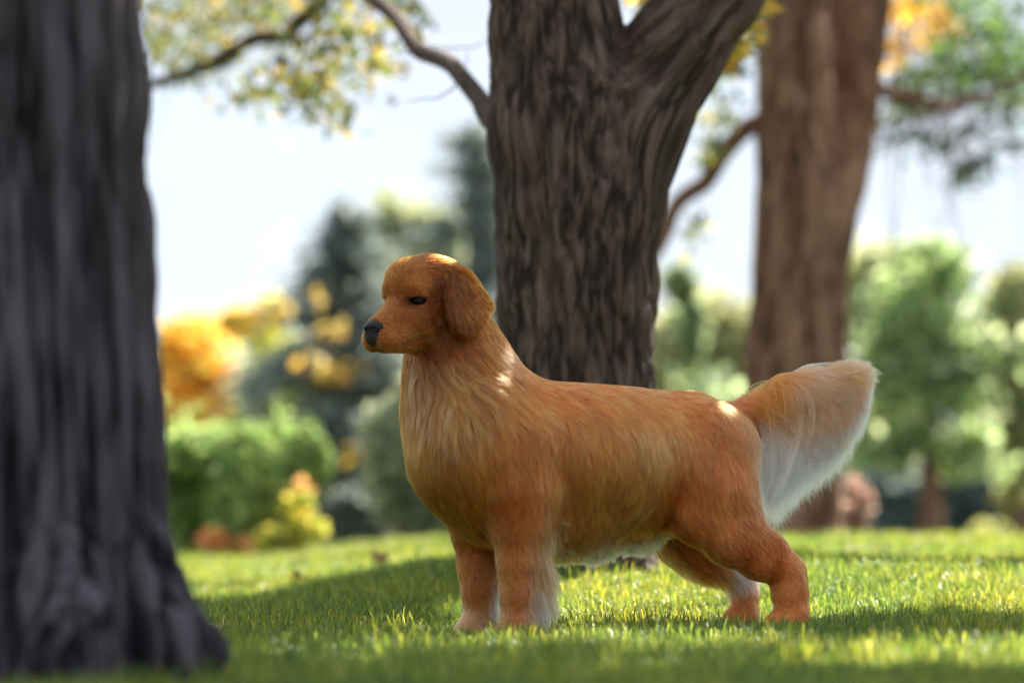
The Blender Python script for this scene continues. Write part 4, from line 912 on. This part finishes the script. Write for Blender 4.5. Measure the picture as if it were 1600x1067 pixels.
# ================================================================== planting behind the lawn
def bush_points(n, c, r, rg, base_z, fold=.30, s=0, solid=.25):
    d = unit(rg.normal(0, 1, (n, 3))); rad = (1 - .55 * rg.random((n, 1)) ** 2.0) * (1 + fold * fbm(d * 3.1 + s, 3, s)[:, None])
    m = max(10, int(26 * min(1.5, n / 1500)))
    hub = np.array(c) + unit(rg.normal(0, 1, (m, 3))) * (rg.random((m, 1)) ** .45) * np.array(r) * .95
    w = rg.integers(0, m, n); sz = (.16 + .22 * rg.random(m))[w][:, None]
    p = hub[w] + rg.normal(0, 1, (n, 3)) * np.array(r) * sz * .75
    sel = rg.random(n) < solid; q = np.array(c) + d * rad * np.array(r); p[sel] = q[sel]
    return p[p[:, 2] > base_z]
def planting(name, label, cat, px, Y, lumps, cols, wts, size, n, trunk=None, mat=LEAF, seed=0, bark=BK_R, core=None, aspect=1.5, jit=.3, group=None, solid=.25, tone=2.35, grey=.42):
    """lumps in picture columns and rows at depth Y (+dY): (px, py, rx, ry, dY, weight[, cols])"""
    r = np.random.default_rng(seed); x0 = (px - CX) / FPX * Y; z0 = float(gz_at(x0, Y)); o3 = np.array([x0, Y, z0])
    root = empty(name, o3, label, cat, group)
    tw = sum(l_[5] for l_ in lumps); PP, CC = [], []
    for i, l_ in enumerate(lumps):
        c = at(l_[0], l_[1], Y + l_[4]); k_ = (Y + l_[4]) / FPX; rr = (l_[2] * k_, l_[2] * k_ * .8, l_[3] * k_)
        p = bush_points(int(n * l_[5] / tw), c, rr, r, z0 + .01, s=seed * 7 + i, solid=solid)
        PP.append(p); CC.append(pick(l_[6] if len(l_) > 6 else cols, [1] * len(l_[6]) if len(l_) > 6 else wts, len(p), r))
    PP = np.concatenate(PP); CC = np.concatenate(CC) * (1 + .35 * fbm(PP * 1.6 + seed, 2, seed))[:, None]
    o = leaves('foliage', PP, size, CC, mat, root, o3, seed=seed + 1, aspect=aspect, jit=jit, tone=tone, grey=grey); o['kind'] = 'stuff'
    if trunk:
        tpx, tpy, rpx = trunk
        limb('trunk', [o3 + [0, 0, -.1], at((px + tpx) / 2, (HZ + tpy) / 2, Y), at(tpx, tpy, Y)], rpx * Y / FPX, rpx * Y / FPX * .3, bark, root, o3, n=9, seed=seed)
    return root
ORA = [(.42, .26, .015), (.43, .30, .02), (.38, .18, .015), (.40, .31, .06)]
YG = [(.34, .36, .06), (.24, .30, .05), (.50, .45, .08)]
planting('hedge', 'clipped green juniper hedge with a flat top beside the left trunk', 'hedge', 370, 21.5,
         [(285, 765, 60, 100, .3, 2), (390, 770, 60, 100, -.3, 3), (445, 760, 50, 92, 0, 2.5), (350, 700, 120, 34, 0, 2), (485, 730, 30, 56, -.2, 1.5), (350, 820, 30, 60, .6, .6)],
         [(.13, .22, .030), (.22, .34, .045), (.06, .12, .02), (.30, .42, .06)], [3, 3, 3, 1], .075, 26000, (370, 720, 8), NEEDLE, 101, aspect=2.2, solid=.35, grey=.35, tone=2.0)
planting('yellow_shrub', 'low yellow autumn shrub at the right foot of the hedge', 'shrub', 450, 20.6,
         [(470, 835, 30, 26, 0, 2), (430, 842, 34, 20, 0, 2), (465, 790, 26, 22, 0, .7)], [(.55, .50, .04), (.50, .52, .06), (.62, .42, .05), (.30, .40, .05)], [3, 3, 1, 2], .07, 900, (455, 850, 5), seed=102, tone=1.2, grey=.12)
planting('orange_shrub', 'small rusty-orange twiggy shrub in front of the hedge', 'shrub', 340, 20.8,
         [(330, 845, 26, 22, 0, 1), (470, 775, 22, 28, 0, .6), (395, 850, 30, 14, 0, .7)], [(.70, .32, .12), (.60, .25, .08), (.55, .40, .10)], [2, 1, 1], .06, 330, (338, 850, 4), seed=103, tone=1.2, grey=.1)
planting('maple_tree', 'bright orange and yellow autumn tree beyond the hedge', 'tree', 300, 40,
         [(300, 560, 62, 62, 0, 3), (280, 610, 55, 60, 1, 2), (350, 625, 48, 40, 0, 2), (330, 520, 40, 26, 1, 1), (260, 660, 50, 50, 0, 1), (340, 690, 70, 60, 0, 1, YG), (300, 740, 90, 60, 0, 1, YG)], ORA, [3, 3, 1, 2], .16, 4200, (300, 620, 11), seed=104, solid=.1, grey=.12, tone=2.0)
planting('yellow_tree', 'yellow-leaved small tree between the orange tree and the blue spruce', 'tree', 400, 38,
         [(385, 505, 34, 26, 0, 1.5), (430, 480, 28, 24, 0, 1), (420, 560, 50, 60, 0, 2, YG), (400, 640, 55, 60, 0, 2, YG), (420, 720, 60, 70, 0, 2, YG)], ORA[1:2] + ORA[3:] + [(.6, .5, .08)], [2, 2, 2], .13, 3000, (402, 560, 7), seed=105, solid=.08, grey=.2, tone=2.0)
SPR = [(.08, .12, .11), (.12, .165, .15), (.05, .08, .07), (.20, .24, .22)]
def spruce(label, px, base, topy, Y, halfw, n, seed, cols=SPR, extra=(), size=.12):
    r = np.random.default_rng(seed); x0 = (px - CX) / FPX * Y; z0 = float(gz_at(x0, Y)); o3 = np.array([x0, Y, z0]); k_ = Y / FPX
    root = empty('spruce_tree', o3, label, 'tree')
    top = at(px, topy, Y)
    limb('trunk', [o3, (o3 + top) / 2, top], .16, .02, BK_R, root, o3, n=8, seed=seed)
    H_ = top[2] - z0; PP = []; DD = []
    tiers = 15
    for i in range(tiers):
        t = (i + .4) / tiers; R = halfw * k_ * (1 - t) ** .8 + .1; zc = z0 + .15 + H_ * t * .97
        for j in range(int(7 + 6 * (1 - t))):
            a_ = r.random() * 6.283; L_ = R * (.7 + .5 * r.random()); m = int(n / (tiers * 10) * (1.5 - t)); u_ = r.random(m) ** .7
            dd = np.array([math.cos(a_), math.sin(a_), 0]); p = np.array([x0, Y, zc]) + dd * (u_ * L_)[:, None]
            p[:, 2] += -.22 * L_ * u_ ** 1.5 + r.normal(0, .07, m) * (1 + R * .35); p[:, :2] += r.normal(0, .12 + .05 * R, (m, 2)) * u_[:, None]
            PP.append(p); DD.append(np.repeat((dd * .8 + [0, 0, -.1])[None], m, 0))
    PP = np.concatenate(PP); DD = np.concatenate(DD); CC = pick(cols, [3, 3, 2, 1], len(PP), r)
    o = leaves('foliage', PP, size, CC, NEEDLE, root, o3, seed=seed, aspect=3.0, dirs=DD, droop=.1, tone=2.0); o['kind'] = 'stuff'
    for (ex, ey, rx, ry, m, cl) in extra:
        p = at(ex, ey, Y - halfw * k_ * .8) + r.normal(0, 1, (m, 3)) * [rx * k_ * .5, .3, ry * k_ * .5]
        e = leaves('bright_leaves', p, size, pick(cl, [1] * len(cl), m, r), LEAF, root, o3, seed=seed + 3); e['kind'] = 'stuff'
    return root
spruce('dark blue-green spruce with yellow leaves caught in it, left of the dog\'s head', 535, 845, 330, 30, 215, 26000, 201,
       extra=[(520, 520, 16, 14, 26, ORA), (515, 580, 38, 20, 60, ORA), (548, 718, 14, 16, 20, ORA), (455, 620, 20, 16, 22, YG), (500, 470, 14, 20, 14, ORA)])
spruce('tall blue-grey spruce rising behind the dog\'s head against the middle trunk', 738, 850, 195, 34, 190, 24000, 202)
spruce('slim grey-green spruce far behind, between hedge and dog', 640, 850, 400, 48, 90, 12000, 203, cols=[(.10, .15, .07), (.14, .19, .08), (.07, .10, .06), (.2, .24, .1)])
planting('birch_tree', 'pale olive-green rounded tree above the dog\'s head, far back', 'tree', 625, 60,
         [(622, 390, 48, 72, 0, 2), (672, 375, 45, 50, 0, 1.5), (600, 470, 60, 70, 0, 2), (680, 470, 60, 80, 0, 2), (560, 420, 28, 30, 0, .4, [(.16, .2, .12), (.1, .14, .1)])], [(.18, .21, .07), (.24, .27, .10), (.12, .16, .06)], [3, 2, 2], .26, 6000, (630, 500, 12), seed=106, solid=.1)
planting('willow_shrub', 'sage-green rounded shrub just behind the dog\'s chest', 'shrub', 645, 22,
         [(640, 740, 72, 110, 0, 3), (620, 690, 50, 70, 0, 1.5), (690, 790, 60, 70, 0, 1.5), (650, 640, 40, 50, 0, 1)], [(.16, .19, .10), (.22, .25, .13), (.10, .13, .07)], [3, 2, 2], .07, 15000, (645, 740, 7), NEEDLE, seed=107, aspect=3)
planting('holly_shrub', 'dark low evergreen shrub under the blue spruce', 'shrub', 560, 26,
         [(555, 810, 60, 44, 0, 2), (600, 820, 50, 36, 0, 2), (520, 815, 40, 40, 0, 1)], [(.06, .085, .07), (.09, .12, .09), (.04, .06, .05)], [3, 2, 2], .08, 7000, (560, 820, 5), NEEDLE, seed=108)
# gap between the middle and the right trunks
planting('linden_tree', 'yellow-olive broad tree seen between the two trunks', 'tree', 1090, 55,
         [(1080, 560, 70, 90, 0, 3), (1150, 540, 60, 80, 0, 2), (1040, 600, 60, 90, 0, 2), (1110, 660, 100, 80, 0, 3), (1060, 500, 30, 30, 0, .5)], [(.23, .24, .07), (.30, .30, .09), (.16, .19, .06), (.12, .16, .06)], [3, 2, 2, 1], .24, 7500, (1090, 640, 12), seed=109, solid=.12)
planting('cedar_tree', 'small dark green treetop between the two trunks', 'tree', 1062, 42,
         [(1062, 445, 26, 26, 0, 1), (1075, 500, 30, 60, 0, .7), (1095, 700, 80, 120, 0, 2), (1040, 760, 80, 80, 0, 2)], [(.06, .12, .05), (.10, .16, .05), (.22, .26, .07)], [2, 2, 1], .16, 3600, (1064, 500, 8), seed=110)
# right side
planting('oak_tree', 'mid-green airy tree on its own trunk right of the tail', 'tree', 1452, 34,
         [(1440, 470, 90, 86, 0, 3), (1480, 420, 50, 50, 0, 1), (1400, 560, 76, 80, 0, 2.5), (1500, 560, 80, 80, 0, 2.5), (1450, 640, 100, 70, 0, 2.5), (1400, 700, 70, 50, 0, 1.5), (1500, 710, 70, 40, 0, 1.5)],
         [(.10, .18, .045), (.16, .25, .06), (.30, .36, .14), (.07, .12, .04)], [3, 3, 2, 2], .15, 4300, (1450, 560, 22), seed=111, solid=.04)
planting('poplar_tree', 'pale yellow-green tree beyond the right-hand trunk', 'tree', 1385, 62,
         [(1400, 430, 70, 60, 0, 2), (1360, 500, 60, 80, 0, 2), (1380, 600, 80, 100, 0, 2), (1350, 700, 70, 90, 0, 2)], [(.22, .25, .09), (.16, .20, .07), (.30, .31, .13)], [3, 2, 1], .28, 5000, (1385, 560, 12), seed=112, solid=.1)
planting('linden_tree', 'yellow-green tree at the right edge', 'tree', 1590, 40,
         [(1590, 500, 60, 80, 0, 2), (1560, 600, 70, 70, 0, 2), (1620, 640, 80, 120, 0, 2), (1590, 470, 30, 60, 0, .6)], [(.19, .22, .06), (.12, .16, .05), (.28, .27, .08)], [3, 2, 2], .17, 6500, (1592, 620, 12), seed=113)
planting('yew_hedge', 'dark blue-green bank of evergreens at the far edge of the lawn', 'hedge', 1480, 48,
         [(1400, 800, 90, 70, 0, 2), (1480, 790, 100, 80, 0, 2), (1570, 770, 100, 100, 0, 2), (1660, 780, 90, 100, 0, 1), (1340, 810, 70, 60, 0, 1), (1560, 680, 60, 60, 0, 1)], [(.060, .105, .105), (.09, .14, .13), (.04, .07, .07)], [3, 2, 2], .16, 17000, (1480, 800, 8), NEEDLE, seed=114)
planting('yellow_shrub', 'small yellow-green shrub at the right edge in front of the dark evergreens', 'shrub', 1585, 40,
         [(1585, 765, 22, 36, 0, 1), (1550, 830, 30, 20, 0, .6)], [(.50, .52, .08), (.36, .42, .08)], [2, 1], .11, 500, (1585, 770, 5), seed=115, tone=1.3)
planting('smokebush', 'pinkish rust-coloured shrub standing against the foot of the right trunk', 'shrub', 1336, 21,
         [(1334, 775, 26, 28, 0, 1.5), (1340, 815, 24, 26, 0, 1.5), (1352, 790, 16, 34, 0, 1), (1318, 820, 14, 22, 0, .5)], [(.50, .26, .17), (.66, .46, .36), (.40, .17, .09), (.25, .16, .10)], [3, 3, 2, 2], .05, 800, (1336, 790, 5), seed=116, tone=1.1, solid=.05)
planting('yew_hedge', 'dark evergreen hedge closing the lawn behind the dog', 'hedge', 900, 46,
         [(700, 800, 110, 80, 0, 2), (850, 800, 130, 80, 0, 1.5), (1000, 800, 120, 80, 0, 2), (1120, 800, 110, 70, 0, 2), (1230, 800, 90, 70, 0, 1.5)], [(.05, .09, .05), (.08, .12, .06), (.03, .05, .04)], [3, 2, 2], .16, 11000, (900, 800, 8), NEEDLE, seed=117)
planting('yew_hedge', 'olive-green hedge low on the left beyond the orange tree', 'hedge', 330, 50,
         [(200, 780, 120, 70, 0, 1), (330, 760, 140, 90, 0, 2), (480, 780, 120, 80, 0, 1.5)], [(.12, .17, .06), (.18, .22, .07), (.07, .1, .04)], [3, 2, 2], .18, 7000, (330, 800, 8), NEEDLE, seed=118)
# the park goes on past both edges of the picture
for i_, (px_, Y_, top_, lb_) in enumerate([(-60, 44, 470, 'rounded green tree hidden behind the left trunk'), (-420, 40, 430, 'rounded green tree left of the picture, nearest to the left trunk'), (-850, 46, 400, 'rounded green tree farthest to the left'), (1860, 44, 420, 'rounded green tree just past the right edge'), (2300, 50, 430, 'rounded green tree farthest to the right')]):
    planting('park_tree', lb_, 'tree', px_, Y_, [(px_, top_ + 120, 150, 130, 0, 3), (px_ - 110, top_ + 230, 130, 120, .5, 2), (px_ + 110, top_ + 240, 130, 120, -.5, 2), (px_, 790, 240, 70, 1, 2)],
             [(.12, .17, .05), (.18, .22, .06), (.26, .25, .07)], [3, 2, 1], .22, 4200, (px_, top_ + 140, 14), seed=130 + i_)
# ================================================================== lawn
MGr = Mat('grass_blades'); oi = MGr.attr('blade'); 
d_ = MGr.n('ShaderNodeBsdfDiffuse'); t2 = MGr.n('ShaderNodeBsdfTranslucent'); g_ = MGr.n('ShaderNodeBsdfGlossy'); g_.inputs['Roughness'].default_value = .38
nx = MGr.n('ShaderNodeNewGeometry'); nn1 = MGr.n('ShaderNodeTexNoise'); nn1.inputs['Scale'].default_value = 1.7; nn1.inputs['Detail'].default_value = 5; MGr.l(nx.outputs['Position'], nn1.inputs['Vector'])
rr = MGr.n('ShaderNodeValToRGB'); rr.color_ramp.elements[0].position = .38; rr.color_ramp.elements[1].position = .66
rr.color_ramp.elements[0].color = (.72, .85, .9, 1); rr.color_ramp.elements[1].color = (1.35, 1.12, .9, 1); MGr.l(nn1.outputs['Fac'], rr.inputs['Fac'])
ml = MGr.n('ShaderNodeMix'); ml.data_type = 'RGBA'; ml.blend_type = 'MULTIPLY'; ml.inputs['Factor'].default_value = 1; MGr.l(oi.outputs['Color'], ml.inputs['A']); MGr.l(rr.outputs['Color'], ml.inputs['B'])
hs_ = MGr.n('ShaderNodeHueSaturation'); hs_.inputs['Value'].default_value = 2.2; hs_.inputs['Saturation'].default_value = 1.05; hs_.inputs['Hue'].default_value = .474
MGr.l(ml.outputs['Result'], d_.inputs['Color']); MGr.l(ml.outputs['Result'], hs_.inputs['Color']); MGr.l(hs_.outputs[0], t2.inputs['Color'])
m1 = MGr.n('ShaderNodeMixShader'); m1.inputs[0].default_value = .5; MGr.l(d_.outputs[0], m1.inputs[1]); MGr.l(t2.outputs[0], m1.inputs[2])
fr = MGr.n('ShaderNodeFresnel'); fr.inputs[0].default_value = 1.38; m2 = MGr.n('ShaderNodeMixShader'); m2.inputs[0].default_value = .05; MGr.l(m1.outputs[0], m2.inputs[1]); MGr.l(g_.outputs[0], m2.inputs[2]); MGr.l(m2.outputs[0], MGr.out.inputs[0])

rg = np.random.default_rng(77)
GC = np.array([(.085, .165, .028), (.135, .220, .036), (.21, .275, .045), (.045, .105, .026), (.26, .27, .10), (.24, .29, .05)])
def tuft(name, n, rad, h, wd, seed):
    r = np.random.default_rng(seed)
    b = np.c_[r.normal(0, rad * .55, (n, 2)), np.zeros(n)]
    a = r.random(n) * 6.283; d = np.c_[np.cos(a), np.sin(a), 0 * a]; s = np.c_[-np.sin(a), np.cos(a), 0 * a]
    hh = (h * (.45 + .75 * r.random(n)))[:, None]; ln = (r.random(n) ** 1.5 * .75 + .1)[:, None]; w2 = (wd * (.6 + .8 * r.random(n)))[:, None] / 2
    z = np.array([0, 0, 1.0])
    p0 = b - z * .006; p1 = b + z * hh * .45 + d * hh * ln * .18; p2 = b + z * hh * .82 + d * hh * ln * .55; p3 = b + z * hh * (1 - .25 * ln) + d * hh * ln * 1.05
    tw = s * .9 + d * (r.random((n, 1)) - .5)
    V_ = np.stack([p0 - tw * w2, p0 + tw * w2, p1 - tw * w2 * .9, p1 + tw * w2 * .9, p2 - tw * w2 * .6, p2 + tw * w2 * .6, p3], 1).reshape(-1, 3)
    k_ = np.arange(n)[:, None] * 7
    Fq = np.concatenate([k_ + [0, 1, 3, 2], k_ + [2, 3, 5, 4]]); Ft = k_ + [4, 5, 6]
    c = GC[r.choice(6, n, p=[.27, .27, .17, .14, .06, .09])] * np.exp(r.normal(0, .2, (n, 1)))
    cc = np.concatenate([c, c, c])
    return mesh_obj(name, V_, [Fq, Ft], MGr.m, None, attrs={'blade': ('FACE', 'FLOAT_COLOR', np.c_[cc, np.ones(len(cc))])}, link=False)
tcol = bpy.data.collections.new('grass_tufts')
for i in range(5): tcol.objects.link(tuft('grass_tuft', 80, .034, .028, .0019, 300 + i))
tcol.objects.link(tuft('grass_tuft', 22, .03, .055, .0030, 310))

# tuft positions: thick where the lens can see them
PTS = []
def scatter(y0, y1, dens, margin=.35):
    n = int((y1 - y0) * (2 * (.17 * (y0 + y1) / 2 + margin)) * dens)
    y = y0 + (y1 - y0) * rg.random(n); x = (rg.random(n) * 2 - 1) * (.17 * y + margin); PTS.append(np.c_[x, y, gz_at(x, y)])
scatter(3.6, 6, 900); scatter(6, 7.2, 1300); scatter(7.2, 8.6, 1700, .25); scatter(8.6, 10, 1200); scatter(10, 13, 700); scatter(13, 18, 380); scatter(18, 26, 200, .6); scatter(26, 34, 100, .8)
# a little further out on both sides, for other standpoints
n = 9000; x = rg.uniform(-9, 9, n); y = rg.uniform(2, 30, n); PTS.append(np.c_[x, y, gz_at(x, y)])
PTS = np.concatenate(PTS)
FEET = [(DC[0] + q_[0] * ca - q_[1] * sa, DC[1] + q_[0] * sa + q_[1] * ca) for q_ in (P(805, 970, .1), P(742, 970, -.09), P(1232, 955, .09), P(1160, 950, -.09))]
for (cx_, cy_, rr_) in [(og[0], og[1], .30), (og2[0], og2[1], .30), (og3[0], og3[1], .30)]:
    PTS = PTS[np.hypot(PTS[:, 0] - cx_, PTS[:, 1] - cy_) > rr_]
n = len(PTS); print('tufts', n)
me = bpy.data.meshes.new('grass'); me.vertices.add(n); me.vertices.foreach_set('co', PTS.astype(np.float32).ravel()); me.update()
foot = np.min([np.hypot((PTS[:, 0] - q_[0]), np.where(PTS[:, 1] < q_[1], .45, .9) * (PTS[:, 1] - q_[1])) for q_ in FEET], 0)
sz = (.40 + .60 * smooth(.05, .20, foot)) * (.75 + .5 * rg.random(n)) * (1 + .25 * fbm(PTS * 1.3, 2, 9)) * np.where(PTS[:, 1] > 14, 1.35, 1)
pw = me.attributes.new('tuft_scale', 'FLOAT', 'POINT'); pw.data.foreach_set('value', sz.astype(np.float32))
pw = me.attributes.new('tuft_turn', 'FLOAT_VECTOR', 'POINT'); pw.data.foreach_set('vector', np.c_[rg.normal(0, .12, n), rg.normal(0, .12, n), rg.random(n) * 6.283].astype(np.float32).ravel())
kk_ = rg.choice(6, n, p=[.17, .17, .17, .17, .17, .15]); pw = me.attributes.new('tuft_kind', 'INT', 'POINT'); pw.data.foreach_set('value', kk_.astype(np.int32))
grass = bpy.data.objects.new('grass', me); COL.objects.link(grass); tag(grass, kind='stuff'); grass['label'] = 'short green lawn grass in sun and dappled shade'
gn = bpy.data.node_groups.new('lawn', 'GeometryNodeTree')
gn.interface.new_socket('Geometry', in_out='INPUT', socket_type='NodeSocketGeometry'); gn.interface.new_socket('Geometry', in_out='OUTPUT', socket_type='NodeSocketGeometry')
gi = gn.nodes.new('NodeGroupInput'); go_ = gn.nodes.new('NodeGroupOutput'); ip = gn.nodes.new('GeometryNodeInstanceOnPoints'); ci_ = gn.nodes.new('GeometryNodeCollectionInfo')
ci_.inputs['Collection'].default_value = tcol; ci_.inputs['Separate Children'].default_value = True; ci_.inputs['Reset Children'].default_value = True
def na(name, typ):
    a_ = gn.nodes.new('GeometryNodeInputNamedAttribute'); a_.data_type = typ; a_.inputs['Name'].default_value = name; return a_.outputs['Attribute']
ip.inputs['Pick Instance'].default_value = True
gl_ = gn.links.new
gl_(gi.outputs[0], ip.inputs['Points']); gl_(ci_.outputs[0], ip.inputs['Instance']); gl_(na('tuft_kind', 'INT'), ip.inputs['Instance Index'])
er = gn.nodes.new('FunctionNodeEulerToRotation'); gl_(na('tuft_turn', 'FLOAT_VECTOR'), er.inputs[0]); gl_(er.outputs[0], ip.inputs['Rotation']); gl_(na('tuft_scale', 'FLOAT'), ip.inputs['Scale'])
gl_(ip.outputs[0], go_.inputs[0])
grass.modifiers.new('lawn', 'NODES').node_group = gn

# ---- fallen leaves lying on the grass -----------------------------------
MF = Mat('dry_leaf'); a_ = MF.attr('leaf'); pb = MF.n('ShaderNodeBsdfPrincipled'); pb.inputs['Roughness'].default_value = .7; MF.l(a_.outputs['Color'], pb.inputs['Base Color']); MF.l(pb.outputs[0], MF.out.inputs[0])
def fallen(px, Y, s, c, label, seed, tilt=.4):
    r = np.random.default_rng(seed); x = (px - CX) / FPX * Y
    t = np.linspace(0, 2 * np.pi, 22, endpoint=False); rad = 1 + .28 * np.cos(5 * t) + .08 * np.cos(11 * t)
    rim = np.c_[rad * np.cos(t), rad * np.sin(t) * .85, .28 * np.sin(2 * t + seed) + .22 * rad ** 2] * s / 2
    mid = rim * .5; mid[:, 2] = rim[:, 2] * .3 
    V_ = np.concatenate([rim, mid, [[0, 0, 0]]]); n = 22; j = np.arange(n); k = (j + 1) % n
    Fq = np.stack([j, k, n + k, n + j], 1); Ft = np.stack([n + j, n + k, np.full(n, 2 * n)], 1)
    cc = np.array(c) * np.exp(r.normal(0, .12, (2 * n, 1)))
    o = mesh_obj('fallen_leaf', V_, [Fq, Ft], MF.m, None, attrs={'leaf': ('FACE', 'FLOAT_COLOR', np.c_[np.clip(cc, 0, .9), np.ones(2 * n)])})
    o.location = (x, Y, gz_at(x, Y) + .022); o.rotation_euler = (tilt * r.normal(), tilt * r.normal(), r.random() * 6.28)
    tag(o, label, 'leaf', 'fallen leaves on the lawn'); return o
fallen(1010, 7.35, .046, (.62, .52, .40), 'pale curled fallen leaf standing in the grass below the dog\'s belly', 1, .5)
fallen(690, 6.95, .05, (.30, .10, .03), 'rusty brown fallen leaf in the blurred grass left of the front paws', 2)
fallen(965, 7.9, .034, (.50, .20, .03), 'small orange fallen leaf under the dog, between front and hind legs', 3)
fallen(470, 11.6, .09, (.32, .15, .07), 'dull brown fallen leaf at the sunny edge of the shadow on the left', 4)
fallen(330, 7.7, .05, (.60, .42, .36), 'pinkish dry leaf in the grass by the root of the left trunk', 5)
fallen(308, 7.9, .04, (.55, .40, .34), 'small pale leaf touching the root of the left trunk', 6)
fallen(600, 12.2, .11, (.35, .18, .10), 'brown leaf lying where the middle trunk\'s shadow begins', 7)
fallen(455, 6.9, .04, (.45, .20, .06), 'orange-brown leaf in the soft foreground grass on the left', 8)
fallen(1380, 12.6, .10, (.62, .45, .34), 'pale beige leaf in the sunlit grass right of the tail', 9)
fallen(1345, 13.4, .10, (.60, .40, .30), 'pale pinkish leaf farther off in the sunlit strip right of the tail', 10)
fallen(1180, 9.9, .05, (.55, .30, .10), 'tan leaf in the grass between the hind feet', 11)
fallen(560, 9.4, .05, (.45, .28, .12), 'light brown leaf in the shadow band left of the dog', 12)
fallen(1080, 10.4, .06, (.60, .50, .20), 'dull yellow leaf in the sunlit grass behind the hind legs', 13)
fallen(1525, 7.6, .045, (.62, .40, .10), 'golden leaf in the shaded grass near the right edge', 14)
fallen(840, 6.6, .04, (.40, .18, .06), 'rusty leaf in the blurred foreground below the front paws', 15)
fallen(420, 9.0, .05, (.55, .38, .10), 'yellow-brown leaf in the shade right of the left trunk', 16)
fallen(1290, 7.0, .04, (.50, .34, .16), 'tan leaf in the sunny strip in front of the hind paws', 17)
